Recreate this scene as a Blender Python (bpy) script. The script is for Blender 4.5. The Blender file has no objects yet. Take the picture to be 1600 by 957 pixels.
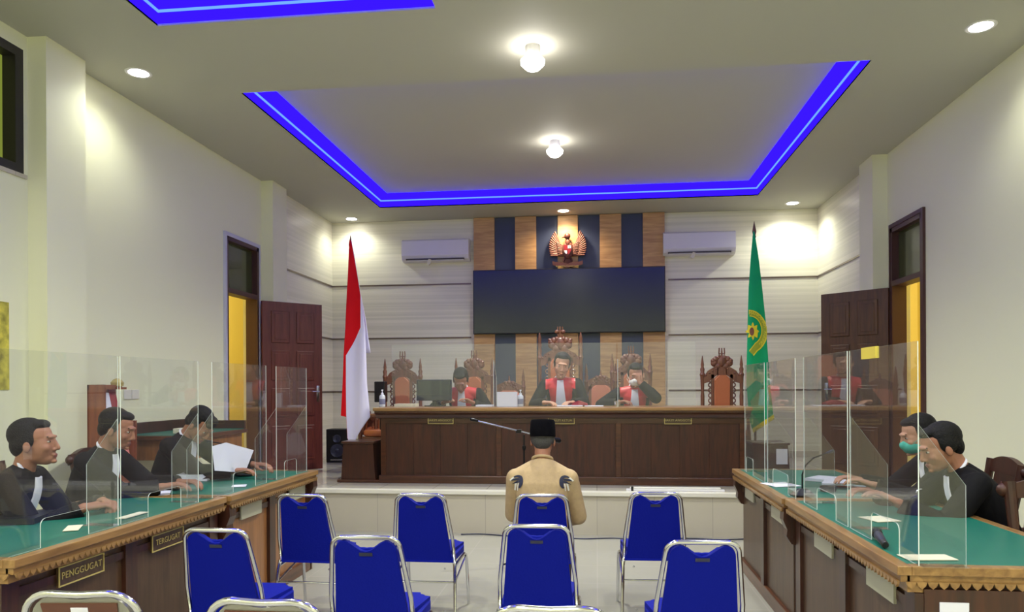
import bpy, bmesh, math, random
from mathutils import Vector, Matrix, Euler
from mathutils.bvhtree import BVHTree
random.seed(7)
PI = math.pi
sc = bpy.context.scene
COL = sc.collection
V = Vector

# ------------------------------------------------------------------ camera model (phone held at 1.58 m)
F, CX, HY, H, RO = 1160.0, 800.0, 605.7, 1.58, 0.005
PSI = math.atan(132 / 1160)
def at(x, y, **k):
    """a point seen at x, y in the photo, on the plane X=, Y= or z="""
    u, v = x - CX, y - HY
    u, v = u + v * RO, v + u * RO
    dx = u / F * math.cos(PSI) - math.sin(PSI); dy = u / F * math.sin(PSI) + math.cos(PSI); dz = -v / F
    t = (k['z'] - H) / dz if 'z' in k else (k['Y'] / dy if 'Y' in k else k['X'] / dx)
    return V((dx * t, dy * t, H + dz * t))

# ------------------------------------------------------------------ materials
def srgb(r, g, b):
    f = lambda c: (c / 255 / 12.92) if c / 255 <= .04045 else ((c / 255 + .055) / 1.055) ** 2.4
    return (f(r), f(g), f(b), 1)
def new_mat(name):
    m = bpy.data.materials.new(name); m.use_nodes = True
    nt = m.node_tree; nt.nodes.clear()
    out = nt.nodes.new('ShaderNodeOutputMaterial')
    return m, nt, out
def mat(name, col, rough=.5, metal=0, bump=0, bscale=60, var=0, vscale=6, coat=0, sheen=0, spec=.5, stretch=None):
    m, nt, out = new_mat(name)
    p = nt.nodes.new('ShaderNodeBsdfPrincipled')
    p.inputs['Base Color'].default_value = col
    p.inputs['Roughness'].default_value = rough
    p.inputs['Metallic'].default_value = metal
    p.inputs['Coat Weight'].default_value = coat
    p.inputs['Coat Roughness'].default_value = .12
    p.inputs['Sheen Weight'].default_value = sheen
    p.inputs['Specular IOR Level'].default_value = spec
    tc = nt.nodes.new('ShaderNodeTexCoord'); mp = nt.nodes.new('ShaderNodeMapping')
    nt.links.new(tc.outputs['Object'], mp.inputs['Vector'])
    if stretch: mp.inputs['Scale'].default_value = stretch
    if var:
        n = nt.nodes.new('ShaderNodeTexNoise'); n.inputs['Scale'].default_value = vscale; n.inputs['Detail'].default_value = 5
        nt.links.new(mp.outputs[0], n.inputs['Vector'])
        r = nt.nodes.new('ShaderNodeValToRGB')
        r.color_ramp.elements[0].position = .3; r.color_ramp.elements[1].position = .7
        r.color_ramp.elements[0].color = tuple(c * (1 - var) for c in col[:3]) + (1,)
        r.color_ramp.elements[1].color = tuple(min(1, c * (1 + var)) for c in col[:3]) + (1,)
        nt.links.new(n.outputs['Fac'], r.inputs[0]); nt.links.new(r.outputs[0], p.inputs['Base Color'])
    if bump:
        n2 = nt.nodes.new('ShaderNodeTexNoise'); n2.inputs['Scale'].default_value = bscale; n2.inputs['Detail'].default_value = 4
        nt.links.new(mp.outputs[0], n2.inputs['Vector'])
        b = nt.nodes.new('ShaderNodeBump'); b.inputs['Strength'].default_value = bump; b.inputs['Distance'].default_value = .01
        nt.links.new(n2.outputs['Fac'], b.inputs['Height']); nt.links.new(b.outputs[0], p.inputs['Normal'])
    nt.links.new(p.outputs[0], out.inputs[0])
    return m
def wood(name, c0, c1, rough=.35, axis='Z', scale=3.0, coat=.3):
    m, nt, out = new_mat(name)
    p = nt.nodes.new('ShaderNodeBsdfPrincipled'); p.inputs['Roughness'].default_value = rough
    p.inputs['Coat Weight'].default_value = coat; p.inputs['Coat Roughness'].default_value = .2
    tc = nt.nodes.new('ShaderNodeTexCoord'); mp = nt.nodes.new('ShaderNodeMapping')
    mp.inputs['Scale'].default_value = {'Z': (9, 9, .9), 'X': (.9, 9, 9), 'Y': (9, .9, 9)}[axis]
    nt.links.new(tc.outputs['Object'], mp.inputs[0])
    n = nt.nodes.new('ShaderNodeTexNoise'); n.inputs['Scale'].default_value = scale; n.inputs['Detail'].default_value = 6; n.inputs['Distortion'].default_value = .6
    nt.links.new(mp.outputs[0], n.inputs[0])
    r = nt.nodes.new('ShaderNodeValToRGB'); r.color_ramp.elements[0].position = .32; r.color_ramp.elements[1].position = .68
    r.color_ramp.elements[0].color = c0; r.color_ramp.elements[1].color = c1
    nt.links.new(n.outputs['Fac'], r.inputs[0]); nt.links.new(r.outputs[0], p.inputs['Base Color'])
    b = nt.nodes.new('ShaderNodeBump'); b.inputs['Strength'].default_value = .15; b.inputs['Distance'].default_value = .003
    nt.links.new(n.outputs['Fac'], b.inputs['Height']); nt.links.new(b.outputs[0], p.inputs['Normal'])
    nt.links.new(p.outputs[0], out.inputs[0])
    return m
def emit(name, col, s):
    m, nt, out = new_mat(name)
    e = nt.nodes.new('ShaderNodeEmission'); e.inputs[0].default_value = col; e.inputs[1].default_value = s
    nt.links.new(e.outputs[0], out.inputs[0]); return m
def tiles(name, c, cm, size, rough, msize=.006, var=.04):
    m, nt, out = new_mat(name)
    p = nt.nodes.new('ShaderNodeBsdfPrincipled'); p.inputs['Roughness'].default_value = rough
    tc = nt.nodes.new('ShaderNodeTexCoord')
    bt = nt.nodes.new('ShaderNodeTexBrick'); bt.offset = 0; bt.squash = 1
    bt.inputs['Scale'].default_value = 1; bt.inputs['Brick Width'].default_value = size; bt.inputs['Row Height'].default_value = size
    bt.inputs['Mortar Size'].default_value = msize; bt.inputs['Mortar Smooth'].default_value = .3
    bt.inputs['Color1'].default_value = c; bt.inputs['Color2'].default_value = tuple(x * (1 - var) for x in c[:3]) + (1,)
    bt.inputs['Mortar'].default_value = cm
    nt.links.new(tc.outputs['Object'], bt.inputs['Vector'])
    n = nt.nodes.new('ShaderNodeTexNoise'); n.inputs['Scale'].default_value = 2.2; n.inputs['Detail'].default_value = 6; n.inputs['Distortion'].default_value = 1.2
    nt.links.new(tc.outputs['Object'], n.inputs[0])
    mx = nt.nodes.new('ShaderNodeMix'); mx.data_type = 'RGBA'; mx.blend_type = 'MULTIPLY'
    r = nt.nodes.new('ShaderNodeValToRGB'); r.color_ramp.elements[0].color = (.9, .9, .88, 1); r.color_ramp.elements[1].color = (1, 1, 1, 1)
    nt.links.new(n.outputs['Fac'], r.inputs[0])
    mx.inputs[0].default_value = 1
    nt.links.new(bt.outputs['Color'], mx.inputs[6]); nt.links.new(r.outputs[0], mx.inputs[7])
    nt.links.new(mx.outputs[2], p.inputs['Base Color']); nt.links.new(p.outputs[0], out.inputs[0])
    return m
def striped_wall(name, c0, c1, period=.055):
    m, nt, out = new_mat(name)
    p = nt.nodes.new('ShaderNodeBsdfPrincipled'); p.inputs['Roughness'].default_value = .38
    tc = nt.nodes.new('ShaderNodeTexCoord'); mp = nt.nodes.new('ShaderNodeMapping'); mp.inputs['Scale'].default_value = (.06, .06, 13)
    nt.links.new(tc.outputs['Object'], mp.inputs[0])
    n = nt.nodes.new('ShaderNodeTexNoise'); n.inputs['Scale'].default_value = 2.2; n.inputs['Detail'].default_value = 5; n.inputs['Distortion'].default_value = .15
    nt.links.new(mp.outputs[0], n.inputs[0])
    r = nt.nodes.new('ShaderNodeValToRGB'); r.color_ramp.elements[0].position = .38; r.color_ramp.elements[1].position = .62
    r.color_ramp.elements[0].color = c0; r.color_ramp.elements[1].color = c1
    nt.links.new(n.outputs['Fac'], r.inputs[0]); nt.links.new(r.outputs[0], p.inputs['Base Color'])
    nt.links.new(p.outputs[0], out.inputs[0]); return m
def acrylic(name, haze, hcol=(.85, .85, .9, 1)):
    m, nt, out = new_mat(name)
    tr = nt.nodes.new('ShaderNodeBsdfTransparent'); tr.inputs[0].default_value = (.97, .98, .98, 1)
    gl = nt.nodes.new('ShaderNodeBsdfGlossy'); gl.inputs['Roughness'].default_value = .01
    df = nt.nodes.new('ShaderNodeBsdfDiffuse'); df.inputs[0].default_value = hcol
    fr = nt.nodes.new('ShaderNodeFresnel'); fr.inputs[0].default_value = 1.49
    ge = nt.nodes.new('ShaderNodeNewGeometry'); mr = nt.nodes.new('ShaderNodeMapRange')      # same reflectance on the way out of the sheet
    mr.inputs[3].default_value = 1.49; mr.inputs[4].default_value = 1 / 1.49
    nt.links.new(ge.outputs['Backfacing'], mr.inputs[0]); nt.links.new(mr.outputs[0], fr.inputs[0])
    m1 = nt.nodes.new('ShaderNodeMixShader'); m2 = nt.nodes.new('ShaderNodeMixShader'); m1.inputs[0].default_value = haze
    nt.links.new(tr.outputs[0], m1.inputs[1]); nt.links.new(df.outputs[0], m1.inputs[2])
    nt.links.new(fr.outputs[0], m2.inputs[0]); nt.links.new(m1.outputs[0], m2.inputs[1]); nt.links.new(gl.outputs[0], m2.inputs[2])
    nt.links.new(m2.outputs[0], out.inputs[0]); return m

M = dict(
    wall=mat('wall_paint', srgb(236, 236, 204), .6, bump=.02),
    ceil=mat('ceiling_paint', srgb(186, 185, 174), .7),
    backwall=striped_wall('panel_cream', srgb(224, 221, 200), srgb(240, 236, 216)),
    trim=mat('trim_steel', srgb(120, 105, 95), .3, .6),
    floor=tiles('floor_tile', srgb(174, 172, 160), srgb(180, 176, 165), .6, .16),
    dais=tiles('dais_tile', srgb(196, 192, 182), srgb(160, 155, 148), .6, .13),
    riser=tiles('riser_tile', srgb(196, 188, 172), srgb(170, 162, 150), .6, .3, .004),
    lip=mat('dais_lip', srgb(226, 222, 208), .25),
    wood=wood('bench_wood', srgb(44, 17, 7), srgb(68, 30, 13), .45, coat=.05),
    woodx=wood('bench_wood_rail', srgb(54, 26, 14), srgb(80, 42, 23), .3, 'X'),
    woody=wood('bench_wood_side_rail', srgb(66, 36, 20), srgb(104, 62, 36), .3, 'Y'),
    trimwood=wood('carved_trim_wood', srgb(122, 88, 48), srgb(160, 122, 72), .35, 'X'),
    trimwoody=wood('carved_trim_wood_side', srgb(122, 88, 48), srgb(160, 122, 72), .35, 'Y'),
    deskbrown=wood('desk_panel_brown', srgb(62, 42, 28), srgb(82, 58, 40), .4, 'Z', coat=.15),
    deskwood=wood('desk_panel_wood', srgb(128, 84, 48), srgb(156, 104, 60), .35, 'Z', coat=.3),
    darkwood=wood('dark_wood', srgb(44, 20, 12), srgb(70, 34, 20), .35),
    carved=wood('carved_teak', srgb(90, 52, 38), srgb(126, 78, 58), .4),
    door=wood('door_wood', srgb(84, 36, 32), srgb(104, 48, 42), .4, coat=.1),
    doorR=wood('door_wood_brown', srgb(66, 40, 22), srgb(88, 56, 32), .4, coat=.1),
    stripewood=wood('stripe_wood', srgb(172, 130, 84), srgb(206, 164, 112), .45, 'X', coat=0),
    navy=mat('navy_panel', srgb(52, 62, 88), .35),
    screen=mat('screen_glass', srgb(22, 32, 46), .22, spec=.6),
    black=mat('black_plastic', srgb(22, 22, 26), .35),
    blackm=mat('black_metal', srgb(28, 28, 30), .3, .6),
    robe=mat('black_robe_cloth', srgb(15, 14, 18), .8, bump=.25, bscale=14, spec=.2),
    redsatin=mat('red_satin', srgb(205, 20, 40), .38, bump=.15, bscale=20, sheen=.1),
    shirtw=mat('white_cotton', srgb(232, 232, 244), .6),
    batik=mat('beige_batik_cloth', srgb(182, 156, 116), .75, bump=.8, bscale=12, var=.07, vscale=30),
    navymark=mat('dark_blue_print', srgb(34, 38, 62), .7),
    whitemark=mat('white_print', srgb(225, 222, 210), .7),
    trousers=mat('dark_trousers', srgb(60, 48, 52), .8),
    skin=mat('skin', srgb(158, 106, 82), .5, var=.05, vscale=20),
    skinl=mat('skin_light', srgb(196, 146, 118), .5, var=.05, vscale=20),
    skind=mat('skin_dark', srgb(140, 94, 72), .5, var=.05, vscale=20),
    lips=mat('lips', srgb(140, 76, 70), .5),
    hair=mat('black_hair', srgb(14, 12, 13), .6, bump=.6, bscale=120, spec=.25),
    greyhair=mat('grey_hair', srgb(62, 60, 57), .7, bump=.5, bscale=150),
    eyew=mat('eye_white', srgb(176, 164, 152), .7, spec=.1),
    eyeb=mat('eye_dark', srgb(26, 18, 14), .2),
    velvet=mat('black_velvet', srgb(10, 9, 14), .95, bump=.2, bscale=80, spec=.1),
    teal=mat('teal_mask_cloth', srgb(64, 178, 160), .7),
    maskw=mat('white_mask_cloth', srgb(222, 218, 214), .7),
    blue=mat('blue_chair_fabric', srgb(2, 18, 140), .7, bump=.15, bscale=90, spec=.15),
    chrome=mat('chrome', srgb(215, 215, 220), .12, 1),
    label=mat('metal_label', srgb(60, 62, 84), .35, .5),
    clear=mat('grey_backing', srgb(150, 148, 138), .22, .5),
    brownpad=mat('brown_vinyl', srgb(92, 52, 38), .3),
    leather=mat('tan_leather', srgb(178, 102, 68), .35, bump=.08, bscale=40),
    leatherp=mat('pink_tan_leather', srgb(196, 120, 98), .35, bump=.08, bscale=40),
    green=mat('green_table_cloth', srgb(20, 104, 88), .45, coat=.08, spec=.3),
    paper=mat('paper', srgb(226, 226, 240), .7),
    paperc=mat('cream_paper', srgb(226, 220, 196), .7),
    pinkp=mat('pink_folder', srgb(226, 140, 132), .6),
    redp=mat('red_cover', srgb(150, 26, 40), .5),
    acr=acrylic('clear_acrylic', .012), acrb=acrylic('bench_acrylic', .022, (.7, .74, 1, 1)),
    edge=mat('polished_acrylic_edge', srgb(226, 234, 232), .25),
    acw=mat('aircon_white', srgb(226, 224, 226), .35),
    grille=mat('aircon_slot', srgb(70, 64, 62), .5),
    yellowwall=mat('yellow_wall', srgb(242, 222, 130), .7),
    darkglass=mat('green_tinted_glass', srgb(70, 76, 40), .12, spec=.8),
    greenglass=emit('lit_green_glass', srgb(112, 122, 48), 1.0),
    frame=mat('dark_frame', srgb(36, 32, 34), .5),
    winframe=mat('door_frame_brown', srgb(74, 44, 40), .45),
    reveal=mat('pale_frame_edge', srgb(196, 196, 214), .5),
    gold=mat('brass_letters', srgb(186, 168, 104), .5, .1),
    platebk=wood('plate_wood', srgb(58, 40, 24), srgb(80, 58, 36), .4, 'X'),
    pale=mat('pale_plate', srgb(176, 174, 150), .35, .2),
    copper=mat('copper_carving', srgb(122, 74, 62), .5, .15, bump=.2, bscale=60),
    copperd=mat('dark_copper_carving', srgb(96, 56, 50), .4, .25),
    redflag=mat('red_flag_cloth', srgb(214, 6, 22), .7, spec=.2),
    whiteflag=mat('white_flag_cloth', srgb(222, 218, 244), .6, sheen=.1),
    greenflag=mat('green_flag_cloth', srgb(8, 156, 100), .6, spec=.2),
    yellow=mat('yellow_embroidery', srgb(222, 204, 40), .55),
    olive=mat('olive_embroidery', srgb(150, 160, 40), .6),
    brownmark=mat('brown_embroidery', srgb(120, 70, 50), .6),
    pole=mat('flag_pole_wood', srgb(96, 56, 40), .4),
    socket=mat('socket_plastic', srgb(222, 220, 212), .4),
    silver=mat('silver', srgb(200, 205, 215), .2, 1),
    tape=mat('yellow_tape', srgb(224, 204, 80), .5),
    bulb=emit('lamp_glow', (1, .95, .86, 1), 22),
    warm=emit('warm_lamp_glow', (1, .86, .62, 1), 22),
    led=emit('blue_led_strip', (.05, .12, 1, 1), 3), diffuser=emit('blue_led_diffuser', (.010, .002, 1, 1), 3.6),  # second one: emissive blue standing in for the strip's glow on the paint
    bottle=mat('clear_bottle', srgb(200, 205, 215), .15, spec=.7),
    screenlit=mat('monitor_back', srgb(34, 38, 48), .35),
    poster=mat('poster_print', srgb(190, 180, 70), .5, var=.5, vscale=14),
    rackw=wood('rack_wood', srgb(120, 60, 36), srgb(150, 82, 50), .4),
    grey=mat('grey_paper_back', srgb(120, 122, 150), .6),
)

# ------------------------------------------------------------------ mesh builder
class MB:
    def __init__(s): s.bm = bmesh.new(); s.mi = 0
    def _set(s, faces, mi=None):
        for f in faces: f.material_index = s.mi if mi is None else mi
        return faces
    def box(s, x0, x1, y0, y1, z0, z1, mi=None, bevel=0, M4=None):
        m = Matrix.Translation(((x0 + x1) / 2, (y0 + y1) / 2, (z0 + z1) / 2)) @ Matrix.Diagonal((abs(x1 - x0), abs(y1 - y0), abs(z1 - z0), 1))
        if M4: m = M4 @ m
        r = bmesh.ops.create_cube(s.bm, size=1, matrix=m)
        fs = {f for v in r['verts'] for f in v.link_faces}
        s._set(fs, mi)
        if bevel:
            es = {e for f in fs for e in f.edges}
            b = bmesh.ops.bevel(s.bm, geom=list(es), offset=bevel, segments=2, affect='EDGES', profile=.5)
            s._set(b['faces'], mi)
        return s
    def prism(s, pts, origin, ax, ay, depth, mi=None, mi_side=None):
        """closed 2D outline pts, spanned by ax, ay at origin, extruded by depth vector"""
        o, ax, ay, dv = V(origin), V(ax), V(ay), V(depth)
        a = [s.bm.verts.new(o + ax * p[0] + ay * p[1]) for p in pts]
        b = [s.bm.verts.new(v.co + dv) for v in a]
        fs = []
        fs.append(s.bm.faces.new(a)); fs.append(s.bm.faces.new(b[::-1]))
        s._set(fs, mi)
        n = len(pts)
        sd = [s.bm.faces.new((a[i], b[i], b[(i + 1) % n], a[(i + 1) % n])) for i in range(n)]
        s._set(sd, mi if mi_side is None else mi_side)
        return s
    def tube(s, pts, r, seg=10, mi=None, closed=False, r2=None, caps=True):
        pts = [V(p) for p in pts]; n = len(pts); rings = []
        up = V((0, 0, 1))
        prev = None
        for i, p in enumerate(pts):
            if closed: t = pts[(i + 1) % n] - pts[i - 1]
            else: t = pts[min(i + 1, n - 1)] - pts[max(i - 1, 0)]
            t.normalize()
            if prev is None:
                a = t.cross(up if abs(t.z) < .9 else V((1, 0, 0))).normalized()
            else:
                a = (prev - t * prev.dot(t))
                a = a.normalized() if a.length > 1e-6 else t.orthogonal().normalized()
            prev = a; b = t.cross(a)
            rr = r if r2 is None else r + (r2 - r) * i / max(1, n - 1)
            if isinstance(r, (list, tuple)): rr = r[i]
            rings.append([s.bm.verts.new(p + a * rr * math.cos(2 * PI * k / seg) + b * rr * math.sin(2 * PI * k / seg)) for k in range(seg)])
        fs = []
        m = n if closed else n - 1
        for i in range(m):
            A, B = rings[i], rings[(i + 1) % n]
            for k in range(seg): fs.append(s.bm.faces.new((A[k], A[(k + 1) % seg], B[(k + 1) % seg], B[k])))
        if not closed and caps:
            fs.append(s.bm.faces.new(rings[0][::-1])); fs.append(s.bm.faces.new(rings[-1]))
        s._set(fs, mi); return s
    def lathe(s, prof, c=(0, 0, 0), seg=16, mi=None, sx=1, sy=1, M4=None):
        """prof: (r, z) from bottom to top"""
        M4 = M4 or Matrix.Identity(4); rings = []
        for r, z in prof:
            r = max(r, 1e-4)
            rings.append([s.bm.verts.new(M4 @ V((c[0] + r * sx * math.cos(2 * PI * k / seg), c[1] + r * sy * math.sin(2 * PI * k / seg), c[2] + z))) for k in range(seg)])
        fs = []
        for A, B in zip(rings, rings[1:]):
            for k in range(seg): fs.append(s.bm.faces.new((A[k], A[(k + 1) % seg], B[(k + 1) % seg], B[k])))
        fs.append(s.bm.faces.new(rings[0][::-1])); fs.append(s.bm.faces.new(rings[-1]))
        s._set(fs, mi); return s
    def ell(s, c, r, rot=None, mi=None, seg=20):
        m = Matrix.Translation(c)
        if rot is not None: m = m @ rot.to_4x4()
        m = m @ Matrix.Diagonal((r[0], r[1], r[2], 1))
        q = bmesh.ops.create_uvsphere(s.bm, u_segments=seg, v_segments=max(6, seg // 2), radius=1, matrix=m)
        s._set({f for v in q['verts'] for f in v.link_faces}, mi); return s
    def cap(s, p0, p1, r0, r1, seg=14, mi=None, flat_end=False, flat_start=False):
        p0, p1 = V(p0), V(p1); t = p1 - p0; L = t.length
        pts, rr = [], []
        if L < 1e-6: return s.ell(p0, (r0, r0, r0), seg=seg)
        t /= L
        if not flat_start:
            for k in range(5):
                a = PI / 2 * (1 - k / 5); pts.append(p0 - t * r0 * math.sin(a)); rr.append(max(r0 * math.cos(a), r0 * .04))
        pts.append(p0); rr.append(r0)
        pts.append(p1); rr.append(r1)
        if not flat_end:
            for k in range(1, 6):
                a = PI / 2 * k / 5; pts.append(p1 + t * r1 * math.sin(a)); rr.append(max(r1 * math.cos(a), r1 * .04))
        return s.tube(pts, rr, seg, mi)
    def loft(s, rings, seg=28, mi=None):
        """rings: (center, rx, ry, right, fwd)"""
        R = []
        for c, rx, ry, a, b in rings:
            R.append([s.bm.verts.new(V(c) + V(a) * rx * math.cos(2 * PI * k / seg) + V(b) * ry * math.sin(2 * PI * k / seg)) for k in range(seg)])
        fs = []
        for A, B in zip(R, R[1:]):
            for k in range(seg): fs.append(s.bm.faces.new((A[k], A[(k + 1) % seg], B[(k + 1) % seg], B[k])))
        fs.append(s.bm.faces.new(R[0][::-1])); fs.append(s.bm.faces.new(R[-1]))
        s._set(fs, mi); return s
    def xf(s, m):
        bmesh.ops.transform(s.bm, matrix=m, verts=s.bm.verts[:]); return s
    def build(s, name, mats, parent=None, smooth=False, angle=.6, kind=None, loc=None, label=None):
        bmesh.ops.recalc_face_normals(s.bm, faces=s.bm.faces[:])
        me = bpy.data.meshes.new(name)
        s.bm.to_mesh(me); s.bm.free()
        if not isinstance(mats, (list, tuple)): mats = [mats]
        for m in mats: me.materials.append(m)
        if smooth:
            me.shade_smooth()
            try: me.set_sharp_from_angle(angle=angle)
            except Exception: pass
        o = bpy.data.objects.new(name, me); COL.objects.link(o)
        if parent: o.parent = parent
        if loc: o.location = loc
        if kind: o['kind'] = kind
        if label: o['label'] = label
        return o

def thing(name, label, cat, loc=(0, 0, 0), rotz=0, group=None):
    o = bpy.data.objects.new(name, None); COL.objects.link(o)
    o.empty_display_size = .1
    o.location = loc; o.rotation_euler = (0, 0, rotz)
    o['label'] = label; o['category'] = cat
    if group: o['group'] = group
    return o
def tag(o, label, cat, group=None, kind=None):
    o['label'] = label; o['category'] = cat
    if group: o['group'] = group
    if kind: o['kind'] = kind
    return o
def struct(name, mb, mats, **k): return mb.build(name, mats, kind='structure', **k)
def dup(o, parent=None):
    c = o.copy(); COL.objects.link(c); c.parent = parent
    for ch in o.children: dup(ch, c)
    return c
def dup_thing(o, label, loc, rotz=0):
    c = dup(o); c.location = loc; c.rotation_euler = (0, 0, rotz); c['label'] = label; return c
def text_obj(name, s, size, mats, parent, M4, depth=.002, sx=1.0):
    cu = bpy.data.curves.new(name + '_c', 'FONT'); cu.body = s; cu.size = size; cu.extrude = 0; cu.fill_mode = 'FRONT' if hasattr(cu, 'fill_mode') and cu.dimensions == '2D' else cu.fill_mode
    cu.align_x = 'CENTER'; cu.align_y = 'CENTER'; cu.space_character = 1.05
    t = bpy.data.objects.new(name + '_t', cu); COL.objects.link(t)
    bpy.context.view_layer.update()
    dg = bpy.context.evaluated_depsgraph_get()
    me = bpy.data.meshes.new_from_object(t.evaluated_get(dg))
    bpy.data.objects.remove(t)
    b_ = bmesh.new(); b_.from_mesh(me); bpy.data.meshes.remove(me)
    bmesh.ops.remove_doubles(b_, verts=b_.verts[:], dist=1e-6)
    seen_, dead = set(), []
    for f in b_.faces:
        key = tuple(round(c, 5) for c in f.calc_center_median())
        if key in seen_: dead.append(f)
        seen_.add(key)
    bmesh.ops.delete(b_, geom=dead, context='FACES')
    g = bmesh.ops.extrude_face_region(b_, geom=b_.faces[:])
    for e in g['geom']:
        if isinstance(e, bmesh.types.BMVert): e.co.z += depth
    bmesh.ops.recalc_face_normals(b_, faces=b_.faces[:])
    me = bpy.data.meshes.new(name); b_.to_mesh(me); b_.free()
    me.materials.append(mats)
    for p in me.polygons: p.use_smooth = False; p.material_index = 0
    o = bpy.data.objects.new(name, me); COL.objects.link(o)
    me.transform(M4 @ Matrix.Diagonal((sx, 1, 1, 1)))
    o.parent = parent
    return o
def remesh(mb, name, mats, parent, voxel=.007, smooth=4, pick=None):
    bmesh.ops.recalc_face_normals(mb.bm, faces=mb.bm.faces[:])
    me = bpy.data.meshes.new('tmp'); mb.bm.to_mesh(me); mb.bm.free()
    o = bpy.data.objects.new('tmp', me); COL.objects.link(o)
    a = o.modifiers.new('r', 'REMESH'); a.mode = 'VOXEL'; a.voxel_size = voxel
    if smooth:
        b = o.modifiers.new('s', 'SMOOTH'); b.factor = .5; b.iterations = smooth
    bpy.context.view_layer.update()
    dg = bpy.context.evaluated_depsgraph_get()
    m2 = bpy.data.meshes.new_from_object(o.evaluated_get(dg))
    bpy.data.objects.remove(o); bpy.data.meshes.remove(me)
    m2.name = name; m2.materials.clear()
    if not isinstance(mats, (list, tuple)): mats = [mats]
    for m in mats: m2.materials.append(m)
    if pick:
        for p in m2.polygons: p.material_index = pick(p.center, p.normal)
    else:
        for p in m2.polygons: p.material_index = 0
    m2.shade_smooth()
    r = bpy.data.objects.new(name, m2); COL.objects.link(r); r.parent = parent
    return r
def decal(name, poly, origin, ax, ay, direction, target, mats, parent, off=.003, cuts=3, back=.5):
    """a printed or sewn patch that follows the surface of target (local coordinates)"""
    bm = bmesh.new()
    o, ax, ay = V(origin), V(ax), V(ay)
    bm.faces.new([bm.verts.new(o + ax * x + ay * y) for x, y in poly])
    bmesh.ops.triangulate(bm, faces=bm.faces[:])
    bmesh.ops.subdivide_edges(bm, edges=bm.edges[:], cuts=cuts, use_grid_fill=True)
    tb = bmesh.new(); tb.from_mesh(target.data); bv = BVHTree.FromBMesh(tb)
    d = V(direction).normalized()
    for v in bm.verts:
        hit = bv.ray_cast(v.co - d * back, d, 2)
        if hit[0] is not None: v.co = hit[0] - d * off
    tb.free()
    g = bmesh.ops.extrude_face_region(bm, geom=bm.faces[:])
    for e in g['geom']:
        if isinstance(e, bmesh.types.BMVert): e.co += d * off * .8
    mb = MB(); mb.bm.free(); mb.bm = bm
    return mb.build(name, mats, parent, smooth=True)
def arc(c, r, a0, a1, n, plane='XZ'):
    out = []
    for i in range(n + 1):
        a = a0 + (a1 - a0) * i / n
        x, y = r * math.cos(a), r * math.sin(a)
        out.append((c[0] + x, c[1], c[2] + y) if plane == 'XZ' else (c[0] + x, c[1] + y, c[2]))
    return out

# ================================================================== THE ROOM
XL, XR, YB, YF, ZC, DZ = -4.41, 3.457, 12.0, -3.2, 4.34, .466
DY = 7.94   # front of the dais
# floor
struct('floor', MB().box(XL - .2, XR + .2, YF, DY + .05, -.1, 0), M['floor'])
m = MB().box(XL, XR, DY, YB, 0, DZ - .02)
dais = struct('floor_dais', MB().box(XL, XR, DY + .02, YB, DZ - .04, DZ), M['dais'])
struct('trim_1', MB().box(XL, XR, DY - .03, DY + .07, DZ - .045, DZ + .002, bevel=.006), M['lip'])
struct('wall_dais_riser', MB().box(XL, XR, DY, DY + .05, 0, DZ - .045), M['riser'])
# left wall with two openings (near high window, door)
DLY0, DLY1, DTOP, TTOP = 8.44, 9.3, 2.74, 3.42
m = MB()
m.box(XL - .2, XL, YF, 3.9, 0, ZC + .3)
m.box(XL - .2, XL, 3.9, 5.30, 0, 3.25); m.box(XL - .2, XL, 3.9, 5.30, 4.22, ZC + .3)
m.box(XL - .2, XL, 5.30, DLY0, 0, ZC + .3)
m.box(XL - .2, XL, DLY0, DLY1, 0, DZ); m.box(XL - .2, XL, DLY0, DLY1, TTOP, ZC + .3)
m.box(XL - .2, XL, DLY1, YB + .2, 0, ZC + .3)
m.box(XL - .01, XL + .16, 5.34, 5.79, 0, ZC)        # pilasters
m.box(XL - .01, XL + .16, 9.42, 9.86, 0, ZC)
struct('wall_left', m, M['wall'])
DRY0, DRY1 = 8.32, 9.17
m = MB()
m.box(XR, XR + .2, YF, DRY0, 0, ZC + .3)
m.box(XR, XR + .2, DRY0, DRY1, 0, DZ); m.box(XR, XR + .2, DRY0, DRY1, TTOP, ZC + .3)
m.box(XR, XR + .2, DRY1, YB + .2, 0, ZC + .3)
m.box(XR - .17, XR + .01, 9.30, 9.75, 0, ZC)
m.box(XR - .17, XR + .01, 5.34, 5.79, 0, ZC)
struct('wall_right', m, M['wall'])
struct('wall_back', MB().box(XL - .2, XR + .2, YB, YB + .2, 0, ZC + .3), M['backwall'])
struct('wall_front', MB().box(XL - .2, XR + .2, YF - .2, YF, 0, ZC + .3), M['wall'])
# cream panelling returns on the side walls near the back
struct('wall_left_panelling', MB().box(XL, XL + .03, 9.86, YB, DZ, ZC), M['backwall'])
struct('wall_right_panelling', MB().box(XR - .03, XR, 9.75, YB, DZ, ZC), M['backwall'])
k = 2
for z in (3.28, 2.40, 1.52):
    m = MB(); m.box(XL + .03, -2.03, YB - .012, YB + .01, z - .012, z + .012); m.box(1.14, XR - .03, YB - .012, YB + .01, z - .012, z + .012)
    m.box(XL + .02, XL + .042, 9.87, YB, z - .012, z + .012); m.box(XR - .042, XR - .02, 9.76, YB, z - .012, z + .012)
    struct('trim_%d' % k, m, M['trim']); k += 1
struct('baseboard_back', MB().box(XL + .03, XR - .03, YB - .02, YB + .01, DZ, DZ + .1), M['riser'])
struct('baseboard_left', MB().box(XL, XL + .015, YF, DY, 0, .1), M['riser'])
struct('baseboard_right', MB().box(XR - .015, XR, YF, DY, 0, .1), M['riser'])
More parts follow.
